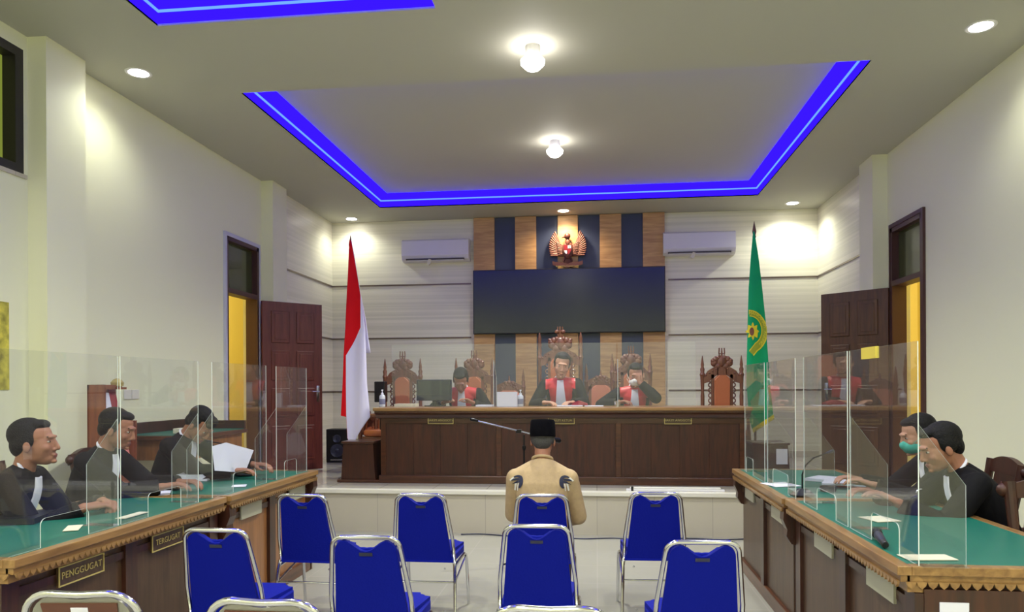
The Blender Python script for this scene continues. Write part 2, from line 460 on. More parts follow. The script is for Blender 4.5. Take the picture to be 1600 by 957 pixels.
# ceiling with recessed trays
trays = [(-3.28, 2.33, 6.60, 11.07), (-3.30, -1.15, 1.2, 5.30), (.16, 2.33, 1.2, 5.34)]
xs = [XL - .2, -3.30, -3.28, -1.15, .16, 2.33, XR + .2]; ys = [YF - .2, 1.2, 5.30, 5.34, 6.60, 11.07, YB + .2]
m = MB()
for i in range(len(xs) - 1):
    for j in range(len(ys) - 1):
        cx, cy = (xs[i] + xs[i + 1]) / 2, (ys[j] + ys[j + 1]) / 2
        if any(t[0] < cx < t[1] and t[2] < cy < t[3] for t in trays): continue
        m.box(xs[i], xs[i + 1], ys[j], ys[j + 1], ZC, ZC + .05)
ZT = 4.52
for (a, b, c, d) in trays:
    m.box(a - .05, a, c - .05, d + .05, ZC, ZT + .05); m.box(b, b + .05, c - .05, d + .05, ZC, ZT + .05)
    m.box(a, b, c - .05, c, ZC, ZT + .05); m.box(a, b, d, d + .05, ZC, ZT + .05)
    m.box(a, b, c, d, ZT, ZT + .05)
struct('ceiling', m, M['ceil'])
led_lab = ['blue light strip around the large ceiling recess over the judges', 'blue light strip in the near left ceiling recess', 'blue light strip in the near right ceiling recess']
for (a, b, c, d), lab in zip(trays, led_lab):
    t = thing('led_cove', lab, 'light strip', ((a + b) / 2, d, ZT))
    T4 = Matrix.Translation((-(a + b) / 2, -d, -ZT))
    def ring(m, w, z0, z1, ins=0):
        A, B, C_, D_ = a + ins, b - ins, c + ins, d - ins
        m.box(A, A + w, C_, D_, z0, z1); m.box(B - w, B, C_, D_, z0, z1); m.box(A + w, B - w, C_, C_ + w, z0, z1); m.box(A + w, B - w, D_ - w, D_, z0, z1)
        return m.xf(T4)
    ring(MB(), .15, ZT - .012, ZT - .001, .002).build('diffuser', M['diffuser'], t)  # emissive band on the tray ceiling, painted-in glow of the strip
    ring(MB(), .01, ZT - .165, ZT - .012, .002).build('diffuser', M['diffuser'], t)  # same painted-in glow carried down the riser
    ring(MB(), .014, ZT - .085, ZT - .07, .012).build('bright_strip', M['led'], t)
# passages beyond the doors
for side, x0, x1, y0, y1 in (('left', -6.2, XL - .2, 6.9, 13.0), ('right', XR + .2, 5.3, 6.9, 13.0)):
    m = MB()
    ox = x0 - .1 if side == 'left' else x1
    m.box(ox, ox + .1, y0, y1, 0, 4.2)
    m.box(x0, x1, y0 - .1, y0, 0, 4.2); m.box(x0, x1, y1, y1 + .1, 0, 4.2)
    m.box(x0, x1, y0, y1, 4.1, 4.2)
    struct('wall_%s_passage' % side, m, M['yellowwall'])
    struct('floor_%s_passage' % side, MB().box(x0, x1, y0, y1, DZ - .1, DZ), M['dais'])
    L = bpy.data.lights.new('passage_lamp', 'POINT'); L.energy = 90; L.color = (1, .95, .82); L.shadow_soft_size = .15
    lo = bpy.data.objects.new('passage_lamp_light', L); COL.objects.link(lo); lo.location = ((x0 + x1) / 2, 9.6, 3.7)
# near-left high window
w = thing('window_1', 'dark framed high window with lit green glass, upper left of the left wall', 'window', (XL, 4.6, 3.25))
w['kind'] = 'structure'
MB().box(-.17, .0, .62, .70, 0, .97).box(-.17, 0, -.7, -.62, 0, .97).box(-.17, 0, -.62, .62, 0, .07).box(-.17, 0, -.62, .62, .90, .97).box(-.17, -.02, -.03, .03, .07, .9).build('window_frame', M['frame'], w)
MB().box(-.12, -.11, -.62, .62, .07, .9).build('pane', M['greenglass'], w)
MB().box(0, .015, -.72, .72, -.03, 0).build('window_sill', M['riser'], w)
# doors
def door(name, side, y0, y1, mt, angle):
    s = 1 if side == 'left' else -1
    X = XL if side == 'left' else XR
    w_ = y1 - y0
    fr = thing(name, 'dark wooden doorway with a tinted fanlight in the %s wall, door leaf standing open' % side, 'door', (X, y0, DZ))
    fr['kind'] = 'structure'
    hd = DTOP - DZ; tt = TTOP - DZ
    t = .05
    m = MB()
    xa, xb = (-.14, .02) if s > 0 else (-.02, .14)
    m.box(xa, xb, 0, t, 0, tt); m.box(xa, xb, w_ - t, w_, 0, tt); m.box(xa, xb, 0, w_, tt - t, tt); m.box(xa, xb, t, w_ - t, hd, hd + .06)
    m.build('door_frame', M['winframe'], fr)
    m = MB(); e = .045
    xa2, xb2 = (0, .03) if s > 0 else (-.03, 0)
    m.box(xa2, xb2, -e, 0, 0, tt); m.box(xa2, xb2, w_, w_ + e * .5, 0, tt); m.box(xa2, xb2, -e, w_ + e * .5, tt, tt + e)
    m.build('architrave', M['reveal'] if side == 'left' else M['winframe'], fr)
    MB().box(-.06 * s - .004, -.06 * s + .004, t, w_ - t, hd + .06, tt - t).build('fanlight_pane', M['darkglass'], fr)
    # leaf, hinged at the far jamb
    lw, lh, th = w_ - .02, hd - .01, .04
    leaf = MB()
    leaf.box(0, lw, -th, 0, .008, lh)
    ob = leaf.build('door_leaf', mt, fr)
    ob.location = (s * .05, w_ - .01, 0); ob.rotation_euler = (0, 0, angle if s > 0 else PI - angle)
    pn = MB()
    for c0, c1 in ((.12, lw / 2 - .05), (lw / 2 + .05, lw - .12)):
        for z0, z1 in ((.15, .62), (.74, 1.12), (1.22, 1.62), (1.72, lh - .12)):
            for yy0, yy1 in ((-th - .012, -th), (0, .012)):
                pn.box(c0, c1, yy0, yy1, z0, z1, bevel=.008)
                pn.box(c0 + .04, c1 - .04, yy0 - .006 if yy0 < -.01 else yy0, yy1 + (.006 if yy1 > 0 else 0), z0 + .04, z1 - .04, bevel=.005)
    p = pn.build('panel', mt, ob)
    hn = MB()
    for sg in (-1, 1):
        yb = -th if sg < 0 else 0
        hn.box(lw - .085, lw - .045, yb - .006 if sg < 0 else yb, yb if sg < 0 else yb + .006, .93, 1.15, bevel=.002)
        hn.tube([(lw - .065, yb, 1.07), (lw - .065, yb + sg * .05, 1.07), (lw - .17, yb + sg * .055, 1.07)], .008)
    hn.build('door_handle', M['silver'], ob, smooth=True)
    return fr
door('door_1', 'left', DLY0, DLY1, M['door'], math.radians(47))
door('door_2', 'right', DRY0, DRY1, M['doorR'], math.radians(45))

# ------------------------------------------------------------------ ceiling lamps
def lamp(x, y, z, label, surface=False, mt='bulb', power=95, rad=.10, col=(.98, 1, .87)):
    t = thing('downlight', label, 'ceiling lamp', (x, y, z), 0, 'round ceiling lamps')
    if surface:
        MB().lathe([(.06, -.0), (.065, -.07), (.05, -.09), (.04, -.085), (.04, -.002)], seg=28).build('lamp_housing', M['acw'], t, smooth=True)
        MB().lathe([(.0, -.20), (.055, -.185), (.095, -.145), (.098, -.115), (.06, -.08), (.03, -.07)], seg=28).build('bulb', M[mt], t, smooth=True)
        zz = -.23
    else:
        MB().lathe([(rad * .8, -.004), (rad * 1.02, -.008), (rad * 1.1, -.003), (rad * 1.1, 0), (rad * .8, 0)], seg=28).build('lamp_housing', M['acw'], t, smooth=True)
        MB().lathe([(rad * .82, -.006), (rad * .82, -.001)], seg=28).build('lens', M[mt], t)
        zz = -.05
    if power:
        L = bpy.data.lights.new('downlight_beam', 'SPOT'); L.energy = power; L.color = col; L.spot_size = math.radians(150); L.spot_blend = .75; L.shadow_soft_size = .07
        lo = bpy.data.objects.new('downlight_beam', L); COL.objects.link(lo); lo.parent = t; lo.location = (0, 0, zz)
    return t
P = 170; PS = 27
lamp(-3.95, 6.06, ZC, 'recessed ceiling lamp near the left wall beside the near pilaster', power=PS)
lamp(-.50, 5.99, ZC, 'ceiling bulb in a short holder between the ceiling recesses, top centre', True, power=P*1.5)
lamp(2.95, 6.08, ZC, 'recessed ceiling lamp at the upper right near the right wall', power=PS)
lamp(-.48, 8.86, ZT, 'large bright bulb in the middle of the blue lit recess', True, power=P*1.7)
lamp(-3.95, 11.72, ZC, 'small lamp at the back left corner above the red and white flag', power=P * .15)
lamp(-.50, 11.62, ZC, 'warm lamp right above the carved eagle emblem', mt='warm', power=P * .4, col=(1, .78, .5))
lamp(2.95, 11.60, ZC, 'lamp at the back right corner above the green flag', power=P * .34)
for x in (-3.95, -.5, 2.95):  # unseen lamps added behind the camera to light the room
    for y in (.4, -2.2):
        lamp(x, y, ZC, 'ceiling lamp behind the viewer, out of the photo', power=P * (1.6 if x == -.5 else 1.0))
for x in (-2.2, 1.25):  # two more unseen lamps, added to brighten the near half
    lamp(x, 3.3, ZT, 'ceiling lamp in a near recess, above the frame', power=P * 1.1)

# ================================================================== BACK WALL
acc = thing('feature_panel', 'vertical striped feature panel of light wood and navy boards behind the screen', 'wall panel', (-.445, YB, DZ))
sw = .339
for i in range(9):
    x0 = -1.5255 + i * sw
    nm = 'wood_board' if i % 2 == 0 else 'navy_board'
    th = .09 if i % 2 == 0 else .05
    if i == 4: x0m, x1m = x0 + .01, x0 + sw - .01
    else: x0m, x1m = x0, x0 + sw
    MB().box(x0m, x1m, -th, -.005, .0, ZC - DZ - .005).build(nm, M['stripewood'] if i % 2 == 0 else M['navy'], acc)
tv = thing('wall_screen', 'long dark video wall screen switched off, above the judges', 'screen', (-.445, YB - .09, 2.44))
MB().box(-1.525, 1.525, -.09, -.002, 0, 1.03, bevel=.006).build('screen_frame', M['black'], tv)
MB().box(-1.51, 1.51, -.094, -.089, .015, 1.015).build('display', M['screen'], tv)
def aircon(label, x, z):
    t = thing('air_conditioner', label, 'air conditioner', (x, YB - .002, z), 0, 'wall air conditioners')
    pr = [(0, 0), (0, .355), (-.17, .355), (-.215, .33), (-.225, .09), (-.19, .03), (-.12, 0)]
    MB().prism(pr, (-.55, 0, 0), (0, 1, 0), (0, 0, 1), (1.1, 0, 0)).build('housing', M['acw'], t)
    MB().box(-.48, .48, -.215, -.15, .018, .04).build('air_slot', M['grille'], t)
    MB().box(-.47, .47, -.20, -.14, .004, .018).build('louvre', M['acw'], t)
    MB().prism([(0, 0), (.03, .05), (.07, .04), (.06, -.02), (.03, -.05), (-.01, -.03)], (-.13, -.225, -.02), (1, 0, 0), (0, 0, 1), (0, .05, 0)).build('tassel', M['paperc'], t, label='cream paper ribbon at the air outlet')
    return t
aircon('white wall air conditioner left of the striped panel', -2.585, 3.635)
aircon('white wall air conditioner right of the striped panel', 1.60, 3.64)

# eagle emblem
eg = thing('eagle_emblem', 'carved copper brown eagle emblem with shield and ribbon above the dark screen', 'emblem', (-.445, YB - .1, 3.46))
m = MB()
m.ell((0, -.05, .30), (.095, .05, .14)); m.ell((0, -.06, .42), (.04, .04, .07)); m.build('eagle_body', M['copper'], eg, smooth=True, angle=3)
m = MB(); m.ell((-.005, -.07, .52), (.052, .045, .052)); m.cap((-.03, -.075, .52), (-.09, -.08, .495), .024, .006); m.cap((.0, -.06, .54), (.035, -.06, .55), .012, .005)
m.build('eagle_head', M['copperd'], eg, smooth=True, angle=3)
for sgn in (-1, 1):
    m = MB()
    for i in range(12):
        f = i / 11
        a = math.radians(82 - 82 * f)
        p0 = V((sgn * (.07 + .04 * (1 - f)), -.03, .36 - .14 * f)); L = .24 - .09 * f
        p1 = p0 + V((sgn * math.cos(a) * L * .9 + sgn * .06, -.01 * i / 3, math.sin(a) * L))
        m.cap(p0, p1, .016, .013, seg=8)
    for i in range(8):
        f = i / 7
        m.cap((sgn * .07, -.05, .37 - .12 * f), (sgn * (.17 - .02 * f), -.055, .43 - .2 * f), .014, .01, seg=8)
    m.build('wing', M['copper'], eg, smooth=True, angle=3)
m = MB()
for i in range(8):
    a = math.radians(-118 + 8 * i)
    m.cap((0, -.03, .2), (math.cos(a) * .2, -.03, .2 + math.sin(a) * .17), .014, .012, seg=8)
m.build('tail', M['copper'], eg, smooth=True, angle=3)
m = MB()
for sgn in (-1, 1): m.cap((sgn * .04, -.06, .2), (sgn * .07, -.075, .12), .018, .012, seg=8)
m.build('talons', M['copperd'], eg, smooth=True, angle=3)
sh = [(-.062, .085), (.062, .085), (.062, -.01), (.04, -.055), (0, -.085), (-.04, -.055), (-.062, -.01)]
shd = MB().prism(sh, (0, -.11, .29), (1, 0, 0), (0, 0, 1), (0, -.012, 0)).build('shield', M['copperd'], eg)
MB().prism([(-.055, .0), (0, 0), (0, .078), (-.055, .078)], (0, -.122, .29), (1, 0, 0), (0, 0, 1), (0, -.004, 0)).build('red_field', M['redp'], shd)
MB().prism([(.004, .028), (.055, .028), (.055, .074), (.004, .074)], (0, -.122, .29), (1, 0, 0), (0, 0, 1), (0, -.005, 0)).build('white_field', M['shirtw'], shd)
MB().prism([(-.055, -.004), (-.01, -.004), (-.004, -.05), (-.02, -.062), (-.04, -.045)], (0, -.122, .29), (1, 0, 0), (0, 0, 1), (0, -.005, 0)).build('white_field', M['shirtw'], shd)
MB().prism([(.004, .02), (.055, .02), (.055, -.01), (.036, -.05), (.004, -.07)], (0, -.122, .29), (1, 0, 0), (0, 0, 1), (0, -.005, 0)).build('red_field', M['redp'], shd)
MB().prism([(.02, .04), (.04, .04), (.03, .062)], (0, -.127, .29), (1, 0, 0), (0, 0, 1), (0, -.003, 0)).build('tree_mark', M['greenflag'], shd)
m = MB(); pts = []
for i in range(25):
    x = -.24 + .48 * i / 24
    pts.append((x, .085 - .075 * math.cos(x / .24 * PI / 2) + .02 * math.sin(abs(x) * 20)))
ol = pts + [(x, y + .06) for x, y in reversed(pts)]
m.prism(ol, (0, -.10, .0), (1, 0, 0), (0, 0, 1), (0, -.012, 0))
rb = m.build('ribbon', M['copperd'], eg)
text_obj('lettering', 'BHINNEKA TUNGGAL IKA', .03, M['gold'], rb, Matrix.Translation((0, -.114, .038)) @ Matrix.Rotation(PI / 2, 4, 'X'), .001)

# ================================================================== JUDGES' BENCH
def scallop(m, axis, a0, a1, fixed, z, n, h=.028, th=.012, mi=None):
    """row of small carved teeth hanging under an edge"""
    step = (a1 - a0) / n
    for i in range(n):
        u = a0 + i * step
        pl = [(0, 0), (step, 0), (step * .85, -h * .55), (step * .5, -h), (step * .15, -h * .55)]
        if axis == 'X': m.prism(pl, (u, fixed, z), (1, 0, 0), (0, 0, 1), (0, th, 0), mi)
        else: m.prism(pl, (fixed, u, z), (0, 1, 0), (0, 0, 1), (th, 0, 0), mi)
def plate(name, s, parent, origin, facing, w, h, size, mt=None, lt=None, label=None):
    """name board fixed to a desk front; facing: 'Y-' or 'X+' or 'X-'"""
    rot = {'Y-': 0, 'X+': PI / 2, 'X-': -PI / 2}[facing]
    M4 = Matrix.Translation(origin) @ Matrix.Rotation(rot, 4, 'Z')
    m = MB().box(-w / 2, w / 2, -.012, 0, -h / 2, h / 2); m.xf(M4)
    p = m.build(name, mt or M['platebk'], parent, label=label)
    if not s: return p
    m = MB(); b = .006
    m.box(-w / 2, w / 2, -.016, -.012, h / 2 - b, h / 2); m.box(-w / 2, w / 2, -.016, -.012, -h / 2, -h / 2 + b)
    m.box(-w / 2, -w / 2 + b, -.016, -.012, -h / 2 + b, h / 2 - b); m.box(w / 2 - b, w / 2, -.016, -.012, -h / 2 + b, h / 2 - b); m.xf(M4)
    m.build('border', lt or M['gold'], p)
    if s: text_obj('lettering', s, size, lt or M['gold'], p, M4 @ Matrix.Translation((0, -.013, 0)) @ Matrix.Rotation(PI / 2, 4, 'X'), .002)
    return p
BX0, BX1 = -2.51, 1.63
bench = thing('judges_bench', 'long dark brown judges bench on the dais with carved top edge', 'bench', ((BX0 + BX1) / 2, 8.5, DZ))
bw = (BX1 - BX0) / 2
m = MB()
m.box(-bw, bw, 0, .05, 0, .82); m.box(-bw, -bw + .05, .05, .55, 0, .82); m.box(bw - .05, bw, .05, .55, 0, .82)
m.build('front_panel', M['wood'], bench)
m = MB().box(-bw - .03, bw + .03, -.03, 0, 0, .09, bevel=.006); m.box(-bw - .03, -bw, 0, .55, 0, .09); m.box(bw, bw + .03, 0, .55, 0, .09)
m.build('plinth', M['woodx'], bench)
m = MB()
for i in range(4):
    x = -bw + .02 + i * (2 * bw - .04) / 3
    m.box(x - .03, x + .03, -.012, 0, .09, .76, bevel=.004)
m.box(-bw, bw, -.014, 0, .70, .76)
m.build('frame_moulding', M['woodx'], bench)
m = MB()
for i in range(3):
    x0 = -bw + .06 + i * (2 * bw - .04) / 3; x1 = x0 + (2 * bw - .04) / 3 - .08
    n = 4
    for j in range(n):
        a = x0 + (x1 - x0) * j / n
        m.box(a + .004, a + (x1 - x0) / n - .004, -.006, 0, .12, .69)
m.build('inset_boards', M['wood'], bench)
m = MB()
m.box(-bw - .07, bw + .07, -.13, .62, .845, .885, bevel=.008)
m.build('bench_top', M['trimwood'], bench)
m = MB()
m.prism([(-.115, .845), (-.115, .825), (-.07, .80), (-.045, .765), (0, .755), (0, .845)], (-bw - .055, 0, 0), (0, 1, 0), (0, 0, 1), (2 * bw + .11, 0, 0))
scallop(m, 'X', -bw - .055, bw + .055, -.118, .845, 110, .022)
m.build('carved_cornice', M['woodx'], bench)
plate('name_board', 'HAKIM ANGGOTA', bench, (-1.80 - bench.location.x, -.014, .735), 'Y-', .30, .085, .036)
plate('name_board', 'HAKIM KETUA', bench, (-.40 - bench.location.x, -.014, .735), 'Y-', .30, .085, .036)
plate('name_board', 'HAKIM ANGGOTA', bench, (.905 - bench.location.x, -.014, .735), 'Y-', .30, .085, .036)

# low cabinets each side of the bench
def side_cabinet(label, x, w=.42, h=.46):
    t = thing('low_cabinet', label, 'cabinet', (x, 8.5, DZ), 0, 'low cabinets beside the bench')
    m = MB()
    m.prism([(-w / 2, 0), (w / 2, 0), (w / 2 - .03, h), (-w / 2 + .03, h)], (0, 0, 0), (1, 0, 0), (0, 0, 1), (0, .4, 0))
    m.build('body', M['wood'], t)
    MB().box(-w / 2 - .04, w / 2 + .05, -.03, .43, 0, .035, bevel=.008).build('plinth', M['woodx'], t)
    MB().box(-w / 2 + .01, w / 2 - .01, -.02, .42, h, h + .025, bevel=.006).build('top', M['woodx'], t)
    return t
side_cabinet('low dark wooden cabinet under the red and white flag', -2.80)
cab = side_cabinet('low dark wooden cabinet under the green flag, behind acrylic', 1.92)
o = MB().box(-.06, .06, -.003, 0, -.085, .085).build('paper_notice', M['paper'], loc=(2.06, 8.47, .83))
tag(o, 'white paper sheet on the low cabinet under the green flag', 'paper')
o.location = (2.03, 8.482, .80)

# ------------------------------------------------------------------ thrones
def throne(label, x, y, h=1.62, w=.54, pad_w=.2, pad='leather', tall=False, group='carved high-back chairs behind the bench', rot=PI, plain=False):
    t = thing('carved_chair', label, 'chair', (x, y, DZ), rot, group)
    hw = w / 2; by = -.02
    # in local coordinates the sitter faces +Y, the back stands at y<0
    seat_z = .50
    base = h - .35 if not tall else h - .42
    post_h = h - .10 if not tall else h - .08
    for s in (-1, 1):
        x0 = s * (hw - .02); z1 = base - .03
        prof = [(.028, 0), (.028, seat_z), (.022, seat_z + .06), (.026, z1 - .25), (.02, z1 - .2), (.028, z1), (.036, z1 + .03), (.024, z1 + .06), (.03, z1 + .1), (.018, z1 + .13), (.022, z1 + .16), (.004, post_h)]
        if tall: prof = [(.028, 0), (.028, seat_z), (.022, seat_z + .06), (.027, z1), (.036, z1 + .03), (.022, z1 + .07), (.03, z1 + .12), (.02, z1 + .16), (.03, z1 + .2), (.02, z1 + .25), (.026, z1 + .28), (.006, post_h)]
        MB().lathe(prof, (x0, by, 0), 12).build('post', M['carved'], t, smooth=True)
        # arm and front leg
        MB().tube([(x0, by, .74), (x0, by + .2, .76), (x0 + s * .02, by + .42, .75), (x0 + s * .03, by + .5, .71)], [.022, .026, .032, .03]).build('armrest', M['carved'], t, smooth=True)
        MB().lathe([(.03, 0), (.022, .06), (.034, .3), (.03, seat_z), (.02, .6), (.024, .74)], (x0, by + .44, 0), 12).build('leg', M['carved'], t, smooth=True)
    MB().box(-hw + .01, hw - .01, by, by + .48, seat_z - .09, seat_z - .02, bevel=.01).build('seat_frame', M['carved'], t)
    MB().box(-hw + .03, hw - .03, by + .03, by + .46, seat_z - .02, seat_z + .07, bevel=.03).build('seat', M[pad], t, smooth=True)
    # pierced back frame
    m = MB(); pw = pad_w / 2 + .02; pt = base + (.0 if not plain else -.05)
    for s in (-1, 1):
        m.box(s * pw - .018, s * pw + .018, by - .02, by + .02, seat_z, pt)
        for i in range(9):
            zz = seat_z + .12 + i * (pt - seat_z - .15) / 9
            m.tube([(s * (pw + .03) + .022 * math.cos(a), by, zz + .03 + .028 * math.sin(a)) for a in [j * PI / 5 for j in range(10)]], .009, 6, closed=True)
        m.box(s * (hw - .04) - .0, s * (pw + .03), by - .01, by + .01, seat_z + .28, seat_z + .30)
        m.prism([(s * (hw - .03), pt - .12), (s * (hw - .03), pt - .04), (s * (pw + .06), pt + .05), (s * .05, pt + .13), (s * .05, pt + .0), (s * pw, pt - .05), (s * (pw + .05), pt - .10)] if s > 0 else
                [(s * (hw - .03), pt - .12), (s * (pw + .05), pt - .10), (s * pw, pt - .05), (s * .05, pt + .0), (s * .05, pt + .13), (s * (pw + .06), pt + .05), (s * (hw - .03), pt - .04)],
                (0, by - .02, 0), (1, 0, 0), (0, 0, 1), (0, .04, 0))
        for j in range(4):
            m.ell((s * (hw - .06 - j * .045), by, pt - .01 + j * .028), (.026, .026, .02), seg=10)
    m.box(-.06, .06, by - .02, by + .02, pt - .02, pt + .1)
    m.build('back_frame', M['carved'], t)
    # crest
    m = MB(); cz = pt + .15 if not tall else pt + .17
    if plain:
        for j in range(7):
            a = PI * j / 6
            m.ell((.10 * math.cos(a), by, pt + .04 + .07 * math.sin(a)), (.035, .025, .035), seg=10)
        m.cap((0, by, pt + .1), (0, by, pt + .2), .02, .008)
    else:
        k = 1.0 if not tall else 1.15
        for s in (-1, 1):
            for (dx, dz, r) in ((.095, .0, .05), (.075, .05, .042), (.11, .03, .035), (.05, -.04, .05), (.04, .07, .03)):
                m.ell((s * dx * k, by, cz + dz * k), (r * k, .026, r * k), seg=12)
            for j in range(3):
                m.ell((s * (.05 + .03 * j), by - .022, cz - .02 + .03 * j), (.018, .012, .018), seg=8)
        m.ell((0, by, cz + .02), (.07 * k, .03, .08 * k), seg=14)
        tz = cz + .10 * k
        for s in (-1, 1):
            m.tube([(0, by, tz - .02), (s * .03, by, tz), (s * .036, by, tz + .03), (s * .032, by, h)], .0085, 8)
        m.cap((0, by, tz - .04), (0, by, h - .005), .016, .007)
        m.box(-.035, .035, by - .006, by + .006, tz + .02, tz + .03)
        if tall:
            for s in (-1, 1):
                m.ell((s * .13, by, cz + .06), (.045, .022, .025), rot=Matrix.Rotation(s * -.6, 3, 'Y'), seg=10)
                m.ell((s * .04, by, cz + .18), (.035, .022, .03), seg=10)
    m.build('crest', M['carved'], t, smooth=True, angle=.8)
    # padded back
    m = MB(); r = min(.075, pad_w / 2 * .7); zt = pt + (-.01 if not plain else -.0); pts = []
    a0 = pad_w / 2
    pts = [(-a0, seat_z + .07), (a0, seat_z + .07)]
    pts += [(a0 - r + r * math.cos(a), zt - r + r * math.sin(a)) for a in [i * PI / 12 for i in range(7)]]
    pts += [(-a0 + r + r * math.cos(a), zt - r + r * math.sin(a)) for a in [PI / 2 + i * PI / 12 for i in range(7)]]
    m.prism(pts, (0, by - .015, 0), (1, 0, 0), (0, 0, 1), (0, .06, 0))
    bmesh.ops.bevel(m.bm, geom=[e for e in m.bm.edges if all(abs(v.co.y - (by + .045)) < 1e-4 for v in e.verts)], offset=.02, segments=3, affect='EDGES')
    m.build('back_pad', M[pad], t, smooth=True)
    return t
TY = 10.0
throne('carved high chair with tan leather pad, empty, at the left end of the bench', -2.66, TY)
throne('carved high chair with tan leather pad behind the left judge', -1.66, TY + .0)
throne('lower carved chair with wide pinkish pad between the left and middle judge', -1.22, TY + .35, h=1.47, w=.44, pad_w=.30, pad='leatherp', plain=True)
throne('tallest carved chair with high crest behind the middle judge', -.49, TY + .12, h=1.94, w=.60, pad_w=.26, tall=True)
throne('lower carved chair with pinkish pad between the middle and right judge', .06, TY + .35, h=1.54, w=.44, pad_w=.26, pad='leatherp', plain=True)
throne('carved high chair with tan leather pad behind the masked judge', .46, TY, h=1.66)
throne('carved high chair with tan leather pad, empty, at the right end of the bench', 1.64, TY)
throne('carved chair with orange brown cushion standing sideways behind the flag', -2.98, 9.62, h=1.0, w=.5, pad_w=.3, plain=True, rot=-PI / 2 - .3, group=None)

# ------------------------------------------------------------------ acrylic screens
def slot_outline(L, Ht, s0, s1, sh=.13, r=.03):
    pts = [(0, 0), (s0, 0), (s0, sh - r)]
    pts += [(s0 + r - r * math.cos(a), sh - r + r * math.sin(a)) for a in [PI / 8 * i for i in range(1, 5)]]
    pts += [(s1 - r + r * math.sin(a), sh - r + r * math.cos(a)) for a in [PI / 8 * i for i in range(0, 5)]]
    pts += [(s1, 0), (L, 0), (L, Ht), (0, Ht)]
    return pts
def screen(label, x, y0, y1, z, fin_dir, Ht=.89, slot=None, fins=(0,), group='acrylic screens on the side desks', finh=.56, finw=.175):
    t = thing('acrylic_screen', label, 'acrylic screen', (x, y0, z), 0, group)
    L = y1 - y0
    s0, s1 = slot if slot else (L * .28, L * .66)
    MB().prism(slot_outline(L, Ht, s0, s1), (0, 0, 0), (0, 1, 0), (0, 0, 1), (.004, 0, 0), 0, 1).build('panel', [M['acr'], M['edge']], t)
    for fy in fins:
        fo = [(0, 0), (finw, 0), (finw, finh - .24), (0, finh)]
        xo = .004 if fin_dir > 0 else 0
        MB().prism(fo, (xo, fy, 0), (fin_dir, 0, 0), (0, 0, 1), (0, .005, 0), 0, 1).build('side_fin', [M['acr'], M['edge']], t)
        MB().box(xo, xo + fin_dir * finw, fy - .03, fy + .035, 0, .004).build('foot', [M['acr']], t)
    return t
ZD = .865
screen('nearest acrylic screen on the right desk, with yellow tape on its top', 1.262, 3.10, 3.90, ZD, 1, slot=(.19, .51), fins=(0, .79))
screen('second acrylic screen from the camera on the right desk', 1.258, 3.92, 4.72, ZD, 1, slot=(.19, .53), fins=(.79,))
screen('third acrylic screen from the camera on the right desk', 1.245, 4.86, 5.64, ZD, 1, slot=(.19, .61), fins=(.77,))
screen('farthest acrylic screen on the right desk, near the green flag', 1.235, 5.68, 6.42, ZD, 1, slot=(.42, .68), fins=(.73,))
screen('nearest acrylic screen on the left desk in front of the first lawyer', -2.50, 2.85, 3.64, ZD, -1, slot=(.24, .56), fins=(.785,))
screen('second acrylic screen on the left desk in front of the second lawyer', -2.50, 3.66, 4.43, ZD, -1, slot=(.24, .57), fins=(.765,))
screen('third acrylic screen on the left desk in front of the lawyer with papers', -2.50, 4.60, 5.40, ZD, -1, slot=(.28, .62), fins=(0,))
screen('farthest acrylic screen on the left desk before the open door', -2.50, 5.58, 6.19, ZD, -1, slot=(.15, .39), fins=(0, .605))
o = MB().box(-.006, .010, -.09, .09, -.05, .004).build('tape_strip', M['tape'], loc=(1.262, 3.62, ZD + .89))
tag(o, 'yellow tape folded over the top edge of the nearest right screen', 'tape')
ZB = DZ + .885
def bench_screen(label, x0, x1, finx, Ht=.74):
    t = thing('acrylic_screen', label, 'acrylic screen', (x0, 8.62, ZB), 0, 'acrylic screens on the judges bench')
    L = x1 - x0
    MB().prism([(0, 0), (L, 0), (L, Ht), (0, Ht)], (0, 0, 0), (1, 0, 0), (0, 0, 1), (0, .004, 0), 0, 0).build('panel', [M['acrb']], t)
    for fx in finx:
        MB().prism([(0, 0), (.25, 0), (.25, .35), (.03, .55), (0, .55)], (fx, .004, 0), (0, 1, 0), (0, 0, 1), (.006, 0, 0), 0, 1).build('side_fin', [M['acrb'], M['edge']], t)
    return t
bench_screen('acrylic screen in front of the left judge', -2.42, -1.19, (1.22,))
bench_screen('acrylic screen in front of the middle judge', -1.18, .23, ())
bench_screen('acrylic screen in front of the masked judge', .24, 1.12, (0,))

